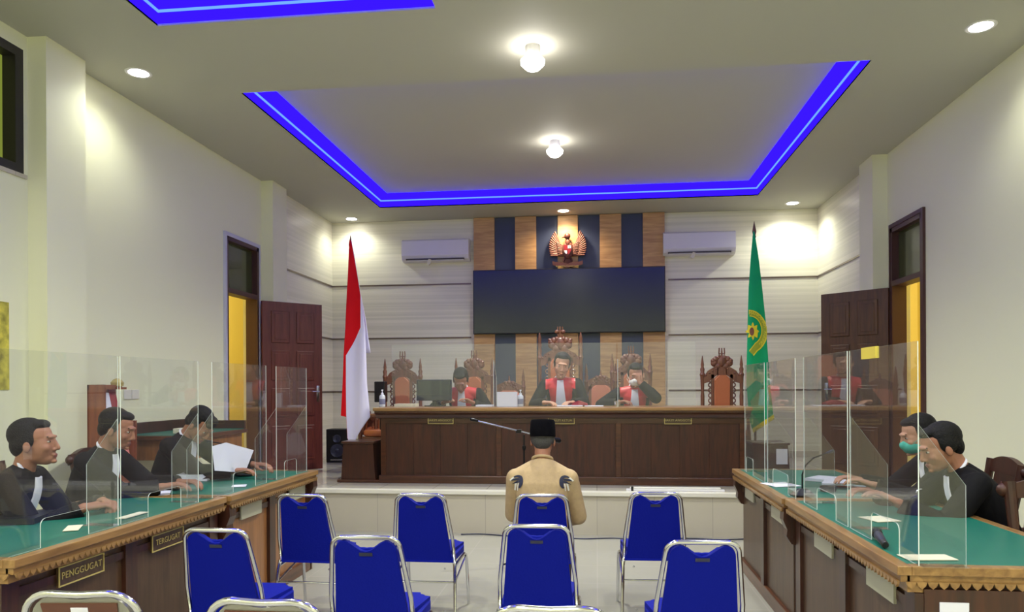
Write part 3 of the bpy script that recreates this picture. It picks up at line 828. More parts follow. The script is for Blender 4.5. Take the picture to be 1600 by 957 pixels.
# ------------------------------------------------------------------ side desks
def desk(label, x, y0, y1, sgn, plates, plate_mt, corbel_near, corbel_far, panelmt, end_near=False, body='deskwood'):
    """front (towards the room's middle) at local x=0 top edge; sgn=+1: body extends to +X"""
    t = thing('lawyers_desk', label, 'desk', (x, y0, 0), 0, 'side desks with green tops')
    L = y1 - y0; D = .88; s = sgn
    X = lambda a: a * s
    def bx(m, a, b, *r, **k): return m.box(min(X(a), X(b)), max(X(a), X(b)), *r, **k)
    m = MB()
    bx(m, .085, .125, .05, L - .05, .02, .825)
    m.build('front_panel', panelmt, t)
    m = MB(); bx(m, .09, D - .04, .03, .07, .02, .825); bx(m, .09, D - .04, L - .07, L - .03, .02, .825)
    m.build('end_panel', M['darkwood'], t)
    m = MB(); bx(m, .06, .10, .02, L - .02, 0, .10, bevel=.006); bx(m, .06, D - .05, .0, .045, 0, .10); bx(m, .06, D - .05, L - .045, L, 0, .10)
    m.build('plinth', M['woody'], t)
    m = MB(); bx(m, 0, .055, 0, L, ZD - .038, ZD, bevel=.004); bx(m, D - .05, D, 0, L, ZD - .038, ZD, bevel=.004)
    bx(m, .055, D - .05, 0, .05, ZD - .038, ZD, bevel=.004); bx(m, .055, D - .05, L - .05, L, ZD - .038, ZD, bevel=.004)
    m.build('top_edging', M['trimwoody'], t)
    m = MB(); bx(m, .055, D - .05, .05, L - .05, ZD - .03, ZD - .003)
    m.build('green_top', M['green'], t)
    m = MB()
    for a, b in ((.015, .05), (.04, .10)):
        bx(m, a, b, .01, L - .01, ZD - (.065 if a < .03 else .105), ZD - .036)
    bx(m, .02, D - .03, .012, .05, ZD - .065, ZD - .036); bx(m, .02, D - .03, L - .05, L - .012, ZD - .065, ZD - .036)
    scallop(m, 'Y', .012, L - .012, X(.013), ZD - .062, 46, .028, -.01 * s)
    scallop(m, 'X', min(X(.03), X(D - .03)), max(X(.03), X(D - .03)), -.001, ZD - .062, 20, .028, .009)
    m.build('carved_frieze', M['trimwoody'], t)
    # pilasters and brackets
    m = MB()
    bx(m, .06, .10, L * .46, L * .46 + .10, .1, ZD - .107)
    if not corbel_near: bx(m, .065, .10, .004, .10, .1, ZD - .107)
    if not corbel_far: bx(m, .065, .10, L - .1, L, .1, ZD - .1)
    bx(m, .07, .10, .04, L - .04, .68, .72)
    m.build('pilaster', M['darkwood'], t)
    for flag, yy in ((corbel_near, .0), (corbel_far, L - .09)):
        if flag:
            pr = [(.015, ZD - .06), (.01, ZD - .14), (.035, ZD - .2), (.03, ZD - .24), (.06, ZD - .29), (.10, ZD - .3), (.10, ZD - .06)]
            MB().prism([(X(a), b) for a, b in pr], (0, yy, 0), (1, 0, 0), (0, 0, 1), (0, .09, 0)).build('corbel', M['darkwood'], t)
    if end_near:
        m = MB(); bx(m, .10, D - .06, .0, .03, .66, ZD - .09); bx(m, .10, .2, .0, .03, .1, .66); bx(m, .3, D - .1, .015, .03, .12, .62)
        m.build('end_moulding', M['darkwood'], t)
    for py, tx in plates:
        plate('name_board', tx, t, (X(.0715), py - y0, .705), 'X+' if s < 0 else 'X-', .32, .095, .046, plate_mt, M['gold'] if plate_mt is M['platebk'] else M['paperc'],
              label='brass lettered dark name board' if tx else None)
    return t
desk('near right desk with green top, closest to the camera', 1.18, 3.09, 4.86, 1, [(3.45, ''), (4.28, '')], M['pale'], False, False, M['deskbrown'], True)
desk('far right desk with green top beside the dais', 1.165, 4.88, 6.62, 1, [(5.27, ''), (6.2, '')], M['pale'], True, True, M['deskbrown'])
desk('near left desk with green top and the PENGGUGAT board', -2.43, 2.86, 4.66, -1, [(3.35, 'PENGGUGAT'), (4.08, 'TERGUGAT')], M['platebk'], False, False, M['deskbrown'], True)
desk('far left desk with green top reaching towards the open door', -2.42, 4.70, 6.26, -1, [(5.12, ''), (5.95, '')], M['pale'], True, True, M['deskwood'])
# desk sticker on the near end of the right desk
p0 = at(1465, 942, Y=3.085); p1 = at(1511, 942, Y=3.085)
o = MB().box(0, p1.x - p0.x, -.003, 0, -.09, 0).build('paper_label', M['paper'], loc=(p0.x, 3.088, p0.z))
tag(o, 'white asset label with a purple round stamp on the near end of the right desk', 'label')
MB().lathe([(.009, 0), (.009, .001)], (.022, -.014, 0), 16, M4=Matrix.Rotation(PI / 2, 4, 'X')).build('stamp', M['grey'], o)
# raised green-topped table by the left wall
t = thing('side_table', 'tall brown table with green top against the left wall behind the lawyers', 'table', (-4.05, 7.0, 0))
m = MB(); m.box(-.32, .32, -.62, .62, 1.11, 1.15, bevel=.006); m.build('table_top', M['woody'], t)
MB().box(-.29, .29, -.59, .59, 1.15, 1.155).build('green_cover', M['green'], t)
MB().box(-.34, -.29, -.62, .62, 1.15, 1.26).box(-.29, .3, .58, .62, 1.15, 1.24).build('back_rail', M['darkwood'], t)
MB().box(-.28, .28, -.56, .56, .92, 1.11).build('apron', M['deskwood'], t)
for sx in (-1, 1):
    for sy in (-1, 1):
        MB().box(sx * .26 - .035, sx * .26 + .035, sy * .55 - .035, sy * .55 + .035, 0, .93).build('leg', M['wood'], t)
o = MB().box(-.05, .05, -.08, .08, 0, .05, bevel=.006).build('tissue_box', M['paperc'], loc=(-3.95, 6.72, 1.155)); tag(o, 'small cream box on the tall table by the left wall', 'box')

# brochure rack on the left
t = thing('brochure_rack', 'brown wooden rack full of leaflets against the left wall', 'rack', (-4.2, 6.02, 0))
MB().box(-.12, -.10, -.22, .22, .0, 1.62).box(-.12, .1, -.22, -.2, 0, 1.62).box(-.12, .1, .2, .22, 0, 1.3).box(-.12, .1, -.22, .22, .0, .9).box(-.12, -.04, -.22, .22, 1.58, 1.62).build('rack_frame', M['rackw'], t)
for j in range(3):
    MB().box(-.1 + .0, .1 - .05 * j, -.2, .2, .92 + .2 * j, .93 + .2 * j).build('shelf', M['rackw'], t)
k = 0
for j, (z, tilt) in enumerate(((.93, .1), (1.13, .05), (1.33, 0))):
    for i in range(4):
        mt = [M['paper'], M['redp'], M['paperc'], M['pinkp'], M['redp'], M['paper']][(i + j * 2) % 6]
        o = MB().box(-.003, .003, -.045, .045, 0, .2 + .03 * ((i * 7 + j) % 3)).build('leaflet', mt, loc=(-4.13 - .05 * j, 5.87 + .095 * i, z))
        o.rotation_euler = (random.uniform(-.06, .06), -.25, 0)
        tag(o, ['lower', 'middle', 'upper'][j] + ' row leaflet in the wooden rack on the left wall, %s' % ['nearest', 'second', 'third', 'farthest'][i], 'leaflet', 'leaflets in the rack')
t = thing('wall_socket', 'pair of white wall sockets on the left wall beside the rack', 'socket', (XL, 6.62, 1.53))
for dy in (-.06, .06): MB().box(0, .012, dy - .055, dy + .055, -.045, .045, bevel=.004).build('socket_plate', M['socket'], t)
o = MB().lathe([(.0, 0), (.05, .01), (.055, .04), (.03, .07), (0, .08)], seg=14).build('yellow_ornament', M['gold'], loc=(-4.25, 6.22, 1.62)); 
o.location = (-4.26, 6.2, 1.6)
MB().box(-.12, .05, -.06, .06, -.02, 0).build('bracket', M['rackw'], o)
tag(o, 'small yellow ornament on a bracket at the top of the leaflet rack', 'ornament')
o = MB().box(0, .006, -.35, .35, 0, .66).build('poster', M['poster'], loc=(XL, 4.79, 1.58)); tag(o, 'yellow green poster on the left wall at the edge of the photo', 'poster')

# ------------------------------------------------------------------ blue chairs
def chair_outline(wb, wt, z0, z1, r=.05, notch=.055):
    pts = [(-wb + .02, z0), (wb - .02, z0), (wb, z0 + .02)]
    pts += [(wt - r + r * math.cos(a), z1 - r + r * math.sin(a)) for a in [i * PI / 12 for i in range(7)]]
    for i in range(1, 12):
        f = i / 12; x = (wt - r) * (1 - 2 * f)
        pts.append((x, z1 - notch * (math.sin(PI * f) ** 1.6)))
    pts += [(-wt + r + r * math.cos(a), z1 - r + r * math.sin(a)) for a in [PI / 2 + i * PI / 12 for i in range(7)]]
    pts += [(-wb, z0 + .02)]
    return pts
TILT = math.radians(16)
def back_m(): return Matrix.Translation((0, -.19, .43)) @ Matrix.Rotation(TILT, 4, 'X')
def blue_chair():
    t = thing('stacking_chair', '', 'chair', (0, 0, 0), 0, 'blue stacking chairs with chrome frames')
    B = back_m()
    bt = .465          # length of the back above the seat joint
    fr = []
    wt, wb = .165, .20
    Lp = [V((-wb, 0, -.02)), V((-wb + .003, 0, .15)), V((-wt - .006, 0, bt - .10))]
    top = [V((-wt + .055 - .055 * math.cos(a), 0, bt - .055 + .055 * math.sin(a))) for a in [i * PI / 12 for i in range(7)]]
    left = Lp + top
    right = [V((-p.x, p.y, p.z)) for p in reversed(left)]
    pts = [B @ p for p in left + right]
    MB().tube([(-.205, -.215, .40)] + pts + [(.205, -.215, .40)], .0115, 12).build('back_frame', M['chrome'], t, smooth=True, angle=3)
    for s in (-1, 1):
        MB().tube([(s * .205, -.20, .42), (s * .21, -.22, .36), (s * .215, -.245, .2), (s * .22, -.27, .0)], .0115, 10).build('leg', M['chrome'], t, smooth=True)
        MB().tube([(s * .208, -.20, .385), (s * .21, .0, .395), (s * .21, .13, .395), (s * .212, .185, .375), (s * .215, .205, .33), (s * .22, .25, .0)], .0115, 10).build('leg', M['chrome'], t, smooth=True)
        MB().tube([(s * .213, -.23, .28), (s * .212, .19, .37)], .007, 8).build('brace', M['chrome'], t, smooth=True)
    MB().tube([(-.213, -.23, .28), (.213, -.23, .28)], .007, 8).build('brace', M['chrome'], t, smooth=True)
    # backrest
    m = MB(); m.prism(chair_outline(.185, .148, -.02, bt - .014), (0, -.012, 0), (1, 0, 0), (0, 0, 1), (0, .026, 0))
    bmesh.ops.bevel(m.bm, geom=[e for e in m.bm.edges if all(abs(v.co.y - .014) < 1e-4 for v in e.verts)], offset=.009, segments=3, affect='EDGES')
    m.xf(B); bk = m.build('backrest', M['blue'], t, smooth=True, angle=.9)
    for x, z in ((-.11, .40), (.11, .40), (-.135, .07), (.135, .07)):
        m = MB().lathe([(.0075, 0), (.0075, .003), (.004, .005)], (x, -z, .012), 10); m.xf(B @ Matrix.Rotation(PI / 2, 4, 'X')); m.build('screw', M['chrome'], bk, smooth=True)
    m = MB().box(-.032, .032, -.015, -.012, .375, .392); m.xf(B); m.build('maker_plate', M['label'], bk)
    # seat
    m = MB(); r = .07; a0, a1, b0, b1 = -.205, .205, -.20, .22
    pts = [(a0 + .01, b0), (a1 - .01, b0)] + [(a1 - r + r * math.sin(a), b1 - r + r * (1 - math.cos(PI / 2 - a)) if False else b1 - r + r * math.cos(a)) for a in [PI / 2 - i * PI / 12 for i in range(7)]] + [(a0 + r - r * math.sin(a), b1 - r + r * math.cos(a)) for a in [i * PI / 12 for i in range(7)]]
    m.prism(pts, (0, 0, .405), (1, 0, 0), (0, 1, 0), (0, 0, .07))
    bmesh.ops.bevel(m.bm, geom=[e for e in m.bm.edges if all(abs(v.co.z - .475) < 1e-4 for v in e.verts)], offset=.03, segments=4, affect='EDGES')
    m.build('seat', M['blue'], t, smooth=True, angle=.9)
    return t
def chrome_chair():
    t = thing('chrome_back_chair', '', 'chair', (0, 0, 0), 0, 'chrome back chairs in the nearest row')
    B = back_m(); bt = .465; wt, wb = .19, .215
    left = [V((-wb, 0, -.02)), V((-wb + .003, 0, .15)), V((-wt - .018, 0, bt - .16))] + [V((-wt + .085 - .1 * math.cos(a), 0, bt - .11 + .10 * math.sin(a))) for a in [i * PI / 12 for i in range(7)]] + [V((-.07, 0, bt - .012))]
    right = [V((-p.x, p.y, p.z)) for p in reversed(left)]
    pts = [B @ p for p in left + [V((0, 0, bt - .016))] + right]
    MB().tube([(-.215, -.215, .40)] + pts + [(.215, -.215, .40)], .0125, 12).build('back_frame', M['chrome'], t, smooth=True, angle=3)
    m = MB(); m.prism(chair_outline(.195, .178, .0, bt - .02, .09, .012), (0, -.004, 0), (1, 0, 0), (0, 0, 1), (0, .03, 0)); m.xf(B)
    bk = m.build('backrest', M['clear'], t, smooth=True, angle=.9, label='grey shell of the backrest')
    m = MB(); m.prism([(-.10, .03), (.10, .03), (.135, bt - .045), (-.135, bt - .045)], (0, -.010, 0), (1, 0, 0), (0, 0, 1), (0, .007, 0)); m.xf(B)
    m.build('back_panel', M['brownpad'], bk, label='brown middle panel')
    m = MB(); m.box(-.055, .055, -.0125, -.010, .33, bt - .085).box(-.03, .03, -.0125, -.010, bt - .085, bt - .06); m.xf(B); m.build('paper_label', M['paper'], bk)
    m = MB().lathe([(.011, 0), (.011, .0008)], (-.03, -.355, .0125), 14); m.xf(B @ Matrix.Rotation(PI / 2, 4, 'X')); m.build('stamp', M['grey'], bk)
    for x in (-.13, .13):
        m = MB().lathe([(.009, 0), (.009, .003), (.004, .006)], (x, -(bt - .05), .004), 12); m.xf(B @ Matrix.Rotation(PI / 2, 4, 'X')); m.build('screw', M['chrome'], bk, smooth=True)
    for s in (-1, 1):
        MB().tube([(s * .215, -.20, .42), (s * .22, -.24, .2), (s * .225, -.27, .0)], .0125, 10).build('leg', M['chrome'], t, smooth=True)
        MB().tube([(s * .215, -.20, .385), (s * .215, .13, .395), (s * .217, .2, .35), (s * .225, .25, .0)], .0125, 10).build('leg', M['chrome'], t, smooth=True)
    MB().box(-.21, .21, -.19, .22, .405, .465, bevel=.025).build('seat', M['brownpad'], t, smooth=True)
    return t
proto = blue_chair()
TOPY = -.19 - .465 * math.sin(TILT)
rows = [
    ('A', -1.93, 4.69, 'empty blue chair of the front row beside the left desk', -.02),
    ('B', -1.155, 4.78, 'empty blue chair of the front row, left of the man in the cap', 0),
    ('C', -.356, 4.81, 'blue chair of the front row that the man in the cap sits on', .03),
    ('D', .384, 4.96, 'empty blue chair of the front row, right of the man in the cap', .03),
    ('E', -1.89, 3.50, 'leftmost blue chair of the second row, seat showing at its right', 0),
    ('F', -1.085, 3.39, 'second blue chair from the left in the second row', 0),
    ('G', -.305, 3.74, 'blue chair of the second row directly behind the seated man', .02),
    ('H', .473, 3.42, 'rightmost blue chair of the second row, near the right desk', .06),
]
first = True
for n, x, y, lab, rz in rows:
    c = math.cos(rz); s_ = math.sin(rz)
    loc = (x + s_ * TOPY, y - c * TOPY, 0)
    if first: proto.location = loc; proto['label'] = lab; proto.rotation_euler = (0, 0, rz); first = False
    else: dup_thing(proto, lab, loc, rz)
proto2 = chrome_chair()
for i, (x, y, lab, rz) in enumerate([(-1.80, 2.40, 'nearest row chair at the bottom left corner with grey shell back and paper label', .10), (-1.115, 2.37, 'nearest row chair at the bottom, between the left and middle ones, chrome rim', 0), (-.15, 2.38, 'nearest row chair at the bottom centre, directly below the middle blue chair', .03)]):
    loc = (x + math.sin(rz) * TOPY, y - math.cos(rz) * TOPY, 0)
    if i == 0: proto2.location = loc; proto2['label'] = lab; proto2.rotation_euler = (0, 0, rz)
    else: dup_thing(proto2, lab, loc, rz)
proto2.children[0]

# ------------------------------------------------------------------ lawyers' carved wooden chairs
def lawyer_chair():
    t = thing('carved_wood_chair', '', 'chair', (0, 0, 0), 0, 'carved wooden chairs behind the side desks')
    for s in (-1, 1):
        MB().tube([(s * .24, -.25, 0), (s * .235, -.22, .45), (s * .24, -.26, .8), (s * .245, -.31, 1.08)], [.025, .026, .024, .03], 10).build('leg', M['wood'], t, smooth=True)
        MB().tube([(s * .235, .22, 0), (s * .235, .22, .45), (s * .24, .2, .66)], .024, 10).build('leg', M['wood'], t, smooth=True)
        MB().tube([(s * .24, -.25, .70), (s * .26, 0, .69), (s * .26, .2, .67), (s * .26, .26, .64)], [.022, .026, .03, .026], 10).build('armrest', M['wood'], t, smooth=True)
    MB().box(-.26, .26, -.24, .25, .40, .46, bevel=.015).build('seat', M['wood'], t)
    B = Matrix.Translation((0, -.25, .5)) @ Matrix.Rotation(.12, 4, 'X')
    ol = [(-.27, .50)] + [(-.27 + .03 * i, .56 + .055 * math.sin(PI * i / 18)) for i in range(19)] + [(.27, .50), (.2, .50), (-.2, .50)]
    m = MB(); m.prism(ol, (0, -.02, 0), (1, 0, 0), (0, 0, 1), (0, .04, 0)); m.ell((-.27, 0, .54), (.035, .03, .035), seg=12); m.ell((.27, 0, .54), (.035, .03, .035), seg=12); m.xf(B)
    m.build('top_rail', M['wood'], t, smooth=True, angle=.7)
    m = MB(); m.prism([(-.15, .02), (-.19, .3), (-.16, .50), (.16, .50), (.19, .3), (.15, .02)], (0, -.012, 0), (1, 0, 0), (0, 0, 1), (0, .024, 0)); m.xf(B)
    sp = m.build('back_splat', M['darkwood'], t)
    m = MB()
    for s in (-1, 1):
        for (x, z) in ((.06, .4), (.09, .33), (.05, .26), (.08, .19), (.03, .44), (.03, .15)):
            m.ell((s * x, -.013, z), (.011, .004, .011), seg=8); m.ell((s * x, .013, z), (.011, .004, .011), seg=8)
    m.xf(B); m.build('inlay', M['carved'], sp, smooth=True)
    return t
lc = lawyer_chair()
lc.location = (-3.78, 3.78, 0); lc.rotation_euler = (0, 0, -1.2); lc['label'] = 'carved wooden chair of the nearest lawyer on the left'
dup_thing(lc, 'carved wooden chair of the second lawyer on the left', (-3.80, 4.62, 0), -1.3)
dup_thing(lc, 'carved wooden chair of the lawyer holding papers on the left', (-3.78, 5.62, 0), -1.35)
dup_thing(lc, 'carved wooden chair of the lawyer in the teal mask', (2.34, 5.20, 0), 1.45)
dup_thing(lc, 'carved wooden chair of the bare faced lawyer on the right', (2.30, 4.58, 0), 1.40)
dup_thing(lc, 'empty carved wooden chair at the right edge of the photo', (2.33, 3.77, 0), PI - .1)

# ================================================================== PEOPLE
def frame(fwd, up):
    f = V(fwd).normalized(); r = f.cross(V(up)).normalized(); u = r.cross(f)
    return Matrix((r, f, u)).transposed()
def ik(a, c, l1, l2, hint):
    d = c - a; L = d.length
    if L > (l1 + l2) * .995: c = a + d * ((l1 + l2) * .995 / L); d = c - a; L = d.length
    x = (l1 * l1 - l2 * l2 + L * L) / (2 * L); h = math.sqrt(max(0, l1 * l1 - x * x))
    u = d.normalized(); hv = V(hint) - u * V(hint).dot(u); hv.normalize()
    return a + u * x + hv * h, c
def add_hand(m, w, direction, palm_n, side, curl=.5, s=1.0, spread=.5):
    """w wrist, palm normal points out of the palm; side +1 right hand, -1 left"""
    d = V(direction).normalized(); n = V(palm_n); n = (n - d * n.dot(d)).normalized()
    x = d.cross(n) * side        # towards the thumb... mirrored for the left hand
    x = -x if side > 0 else -x
    lat = d.cross(n) * (-side)   # little finger -> index direction
    lat = -lat
    for i in range(4):
        off = (i - 1.5) * .019 * s
        k0 = w + lat * off * .7; kn = w + d * .085 * s + lat * off - n * .004
        m.cap(k0, kn, .015 * s, .0125 * s, seg=8)
        L = [.038, .043, .046, .041][i if lat.dot(lat) > 0 else i] * s
        L = [.034, .044, .047, .042][i] * s
        p = kn; ang = 0
        for j, (fl, r) in enumerate(((1, .0098), (.62, .0088), (.5, .008))):
            ang += curl * (.55 if j == 0 else .75)
            dv = (d * math.cos(ang) + n * math.sin(ang) + lat * (i - 1.5) * .06 * spread).normalized()
            q = p + dv * L * fl
            m.cap(p, q, r * s, (r - .0006) * s, seg=8); p = q
    m.cap(w + d * .01, w + d * .07 * s, .022 * s, .020 * s, seg=10)
    tb = w + d * .025 * s + lat * .022 * s + n * .006
    t1 = tb + (d * .7 + lat * .65 + n * .25).normalized() * .042 * s
    t2 = t1 + (d * .9 + lat * .25 + n * .35).normalized() * .032 * s
    t3 = t2 + (d * 1 + n * .3).normalized() * .024 * s
    m.cap(tb, t1, .0145 * s, .011 * s, seg=8); m.cap(t1, t2, .011 * s, .0095 * s, seg=8); m.cap(t2, t3, .0095 * s, .008 * s, seg=8)

def person(label, loc, rotz, hip_z=.54, lean=0, bend=0, side=0, head=(0, 0, 0), wr=((.2, .4, .7), (-.2, .4, .7)), hint=((.6, -.2, -1), (-.6, -.2, -1)),
           hand=None, skin='skin', hairm='hair', cloth='robe', jabot=True, red=False, mask=None, cap=False, s=1.0, curl=.6, neck_fwd=0.0, knee=(.42, .0), shirt=None, hairstyle='short', hs=1.08, bands=1.0, shx=.185, shz=.435, slope=0.0):
    t = thing('person', label, 'person', loc, rotz)
    hip = V((0, 0, hip_z)); RX = Matrix.Rotation(-lean, 3, 'X') @ Matrix.Rotation(side, 3, 'Y')
    RX2 = Matrix.Rotation(-(lean + bend), 3, 'X') @ Matrix.Rotation(side, 3, 'Y')
    mid = hip + RX @ V((0, 0, .24 * s))
    def T(x, y, z):     # torso coordinates
        z *= s; x *= s; y *= s
        return hip + RX @ V((x, y, z)) if z < .24 * s else mid + RX2 @ V((x, y, z - .24 * s))
    nb = T(0, .0, .50)
    hd_s = s * hs
    hc = nb + (RX2 @ V((0, .02 + neck_fwd, .0)) + V((0, .01, .145))) * s
    HR = Euler((-head[0], head[1], head[2]), 'XYZ').to_matrix()    # pitch down, roll, yaw
    HR = Matrix.Rotation(head[2], 3, 'Z') @ Matrix.Rotation(-head[0], 3, 'X') @ Matrix.Rotation(head[1], 3, 'Y')
    hc = nb + (RX2 @ V((0, neck_fwd, 0)) + V((0, 0, .045)) + HR @ V((0, .025, .10 * hs))) * s
    Hh = lambda x, y, z: hc + HR @ (V((x, y, z)) * hd_s)
    sh = {1: T(shx, 0, shz), -1: T(-shx, 0, shz)}
    arm = {}
    for i, sd in enumerate((1, -1)):
        w_ = V(wr[i]); e, w2 = ik(sh[sd], w_, .285 * s, .25 * s, hint[i]); arm[sd] = (e, w2)
    # ---------------- body
    m = MB()
    rgt, fw = RX @ V((1, 0, 0)), RX @ V((0, 1, 0)); r2, f2 = RX2 @ V((1, 0, 0)), RX2 @ V((0, 1, 0))
    m.loft([(T(0, 0, -.09), .14 * s, .10 * s, rgt, fw), (T(0, 0, .05), .145 * s, .10 * s, rgt, fw), (T(0, 0, .2), .13 * s, .092 * s, rgt, fw), (T(0, 0, .33), .15 * s, .10 * s, r2, f2), (T(0, 0, .43), .14 * s, .085 * s, r2, f2), (T(0, 0, .49), .07 * s, .06 * s, r2, f2)])
    for sd in (1, -1):
        e, w_ = arm[sd]
        m.cap(T(sd * .05, 0, .44), sh[sd], .05 * s, .05 * s)
        m.cap(sh[sd], e, .046 * s, .037 * s); m.cap(e, w_, .037 * s, .026 * s)
        kn = V((sd * .11, knee[0], hip_z - .03)); an = V((sd * .12, knee[0] + knee[1], .07))
        m.cap(V((sd * .09, 0, hip_z)), kn, .075, .055); m.cap(kn, an, .052, .035); m.cap(an + V((0, -.03, -.03)), an + V((0, .16, -.045)), .035, .028)
        hdir, pn = (e - w_) * -1, V((0, 0, -1))
        if hand and hand[0 if sd > 0 else 1]: hdir, pn = V(hand[0 if sd > 0 else 1][0]), V(hand[0 if sd > 0 else 1][1])
        add_hand(m, w_, hdir, pn, sd, curl, s * 1.02)
    m.cap(T(0, -.005, .46), Hh(0, -.03, -.05), .057 * s, .052 * s)
    E = lambda c, r: m.ell(Hh(*c), tuple(q * hd_s for q in r), rot=HR)
    E((0, -.012, .035), (.074, .094, .083)); E((0, .028, -.02), (.064, .066, .088)); E((0, .048, -.078), (.042, .040, .032)); E((0, .02, -.06), (.056, .055, .042))
    E((0, .084, .028), (.048, .014, .010))
    for sd in (1, -1):
        E((sd * .034, .060, -.026), (.025, .024, .025)); E((sd * .076, -.004, -.012), (.009, .018, .030)); E((sd * .012, .094, -.036), (.009, .010, .007))
    m.cap(Hh(0, .090, .015), Hh(0, .107, -.030), .0085 * s, .0125 * s, seg=10)
    E((0, .090, -.061), (.024, .011, .006)); E((0, .088, -.072), (.02, .011, .006)); E((0, .084, -.094), (.018, .014, .012))
    lipc = Hh(0, .098, -.0665)
    def pick(c, n): return 1 if (c - lipc).length < .02 * s and abs((HR.transposed() @ (c - lipc)).z) < .009 * s else 0
    remesh(m, 'body', [M[skin], M['lips']], t, .0058, 3, pick)
    # eyes
    for sd in (1, -1):
        ey = MB(); ey.ell(Hh(sd * .031, .0768, .005), (.0118 * s, .0085 * s, .006 * s), rot=HR, seg=12, mi=0)
        ey.ell(Hh(sd * .031, .0828, .005), (.0056 * s, .004 * s, .0056 * s), rot=HR, seg=10, mi=1)
        ey.build('eye', [M['eyew'], M['eyeb']], t, smooth=True, angle=3)
        eb = MB(); eb.cap(Hh(sd * .014, .0915, .028), Hh(sd * .045, .078, .030), .0042 * s, .003 * s, seg=8); eb.build('eyebrow', M['hair'], t, smooth=True, angle=3)
    # hair
    m = MB()
    E((0, -.026, .048), (.0785, .0935, .083)); E((0, -.062, -.005), (.066, .045, .062))
    for sd in (1, -1): E((sd * .066, -.018, .018), (.016, .045, .045)); E((sd * .068, .012, .030), (.010, .013, .026))
    if hairstyle == 'fringe': E((0, .045, .085), (.060, .050, .034)); E((.02, .075, .068), (.045, .024, .022))
    else: E((0, .028, .090), (.056, .048, .028))
    remesh(m, 'hair', M[hairm], t, .006, 2)
    if mask:
        m = MB(); E((0, .047, -.052), (.064, .064, .050)); E((0, .088, -.035), (.03, .034, .03))
        b = remesh(m, 'face_mask', M[mask], t, .006, 3)
        m = MB()
        for sd in (1, -1):
            m.tube([Hh(sd * .058, .06, -.03), Hh(sd * .074, .03, -.012), Hh(sd * .083, -.008, .012)], .002, 6); m.tube([Hh(sd * .056, .05, -.075), Hh(sd * .074, .02, -.05), Hh(sd * .082, -.008, -.04)], .002, 6)
        m.build('ear_loop', M[mask], b)
    if cap:
        HR4 = Matrix.Translation(hc) @ HR.to_4x4() @ Matrix.Scale(hd_s, 4)
        m = MB(); m.lathe([(.086, .024), (.088, .028), (.087, .07), (.083, .125), (.077, .138), (.04, .135), (0, .134)], (0, -.020, 0), 32, sy=1.24, M4=HR4)
        m.build('cap', M['velvet'], t, smooth=True, angle=.9)
    # ---------------- clothes
    m = MB(); g = .022
    m.loft([(T(0, 0, -.10), .175 * s, .135 * s, rgt, fw), (T(0, 0, .05), .172 * s, .13 * s, rgt, fw), (T(0, 0, .2), .162 * s, .122 * s, rgt, fw), (T(0, 0, .33), .178 * s, .126 * s, r2, f2), (T(0, 0, .42), (.172 - slope) * s, .108 * s, r2, f2), (T(0, 0, .47), (.12 - slope * .6) * s, .085 * s, r2, f2), (T(0, -.002, .512), .066 * s, .064 * s, r2, f2)])
    wide = cloth == 'robe'
    for sd in (1, -1):
        e, w_ = arm[sd]
        m.cap(T(sd * .04, 0, .462 - slope * .1), sh[sd] + V((0, 0, -.008)), .062 * s, .066 * s)
        rs = (.068, .066, .074) if wide else (.066, .060, .052)
        m.cap(sh[sd], e, rs[0] * s, rs[1] * s); 
        we = w_ + (e - w_).normalized() * (.02 if wide else .05)
        m.cap(e, we, rs[1] * s * .98, (.052 if wide else .042) * s, flat_end=True)
        if cloth == 'robe':
            kn = V((sd * .12, knee[0], hip_z - .03)); m.cap(V((sd * .09, 0, hip_z)), kn, .11, .09); m.cap(kn, V((sd * .13, knee[0], .2)), .09, .10)
    folds = []
    pk = None
    if red:
        Ti = (RX2.transposed())
        def pk(c, n):
            q = Ti @ (c - mid) / s; z = q.z + .24
            if z > .05 and abs(q.x) < .125 + (z - .3) * .10 and 0 < q.y < .145: return 1
            if z > .40 and abs(q.x) < .17 and q.y < .12: return 1
            return 0
    mats = [M[cloth], M['redsatin']] if red else [M[cloth]]
    rb = remesh(m, 'robe' if cloth == 'robe' else 'shirt', mats, t, .0085, 5, pk)
    m = MB()
    if cloth != 'robe':
        for sd in (1, -1):
            kn = V((sd * .12, knee[0], hip_z - .03)); an = V((sd * .12, knee[0] + knee[1], .12))
            m.cap(V((sd * .08, 0, hip_z - .01)), kn, .10, .075); m.cap(kn, an, .075, .062, flat_end=True)
        m.ell(V((0, 0, hip_z)), (.18, .13, .10))
        remesh(m, 'trousers', M['trousers'], t, .01, 4)
        m = MB()
        m.tube([T(.064 * math.cos(a), .062 * math.sin(a) - .004, .515 - .012 * math.sin(a)) for a in [k * PI / 12 for k in range(24)]], .011 * s, 8, closed=True)
        m.build('collar', M[cloth], t, smooth=True, angle=3)
    else:
        m.tube([T(.058 * math.cos(a), .056 * math.sin(a) - .002, .512 - .02 * math.sin(a)) for a in [k * PI / 12 for k in range(24)]], .009 * s, 8, closed=True)
        m.build('collar', M['shirtw'], t, smooth=True, angle=3)
    if jabot:
        dirn = -(RX2 @ V((0, 1, 0)))
        decal('neck_bands', [(-.026 * bands, .0), (.026 * bands, .0), (.048 * bands, -.29), (-.044 * bands, -.30)], T(0, .155, .500), RX2 @ V((1, 0, 0)) * s, RX2 @ V((0, 0, 1)) * s, dirn, rb, M['shirtw'], t, .012, 5, .0)
    return t, T, arm, rb, Hh

MESH_VOX = None
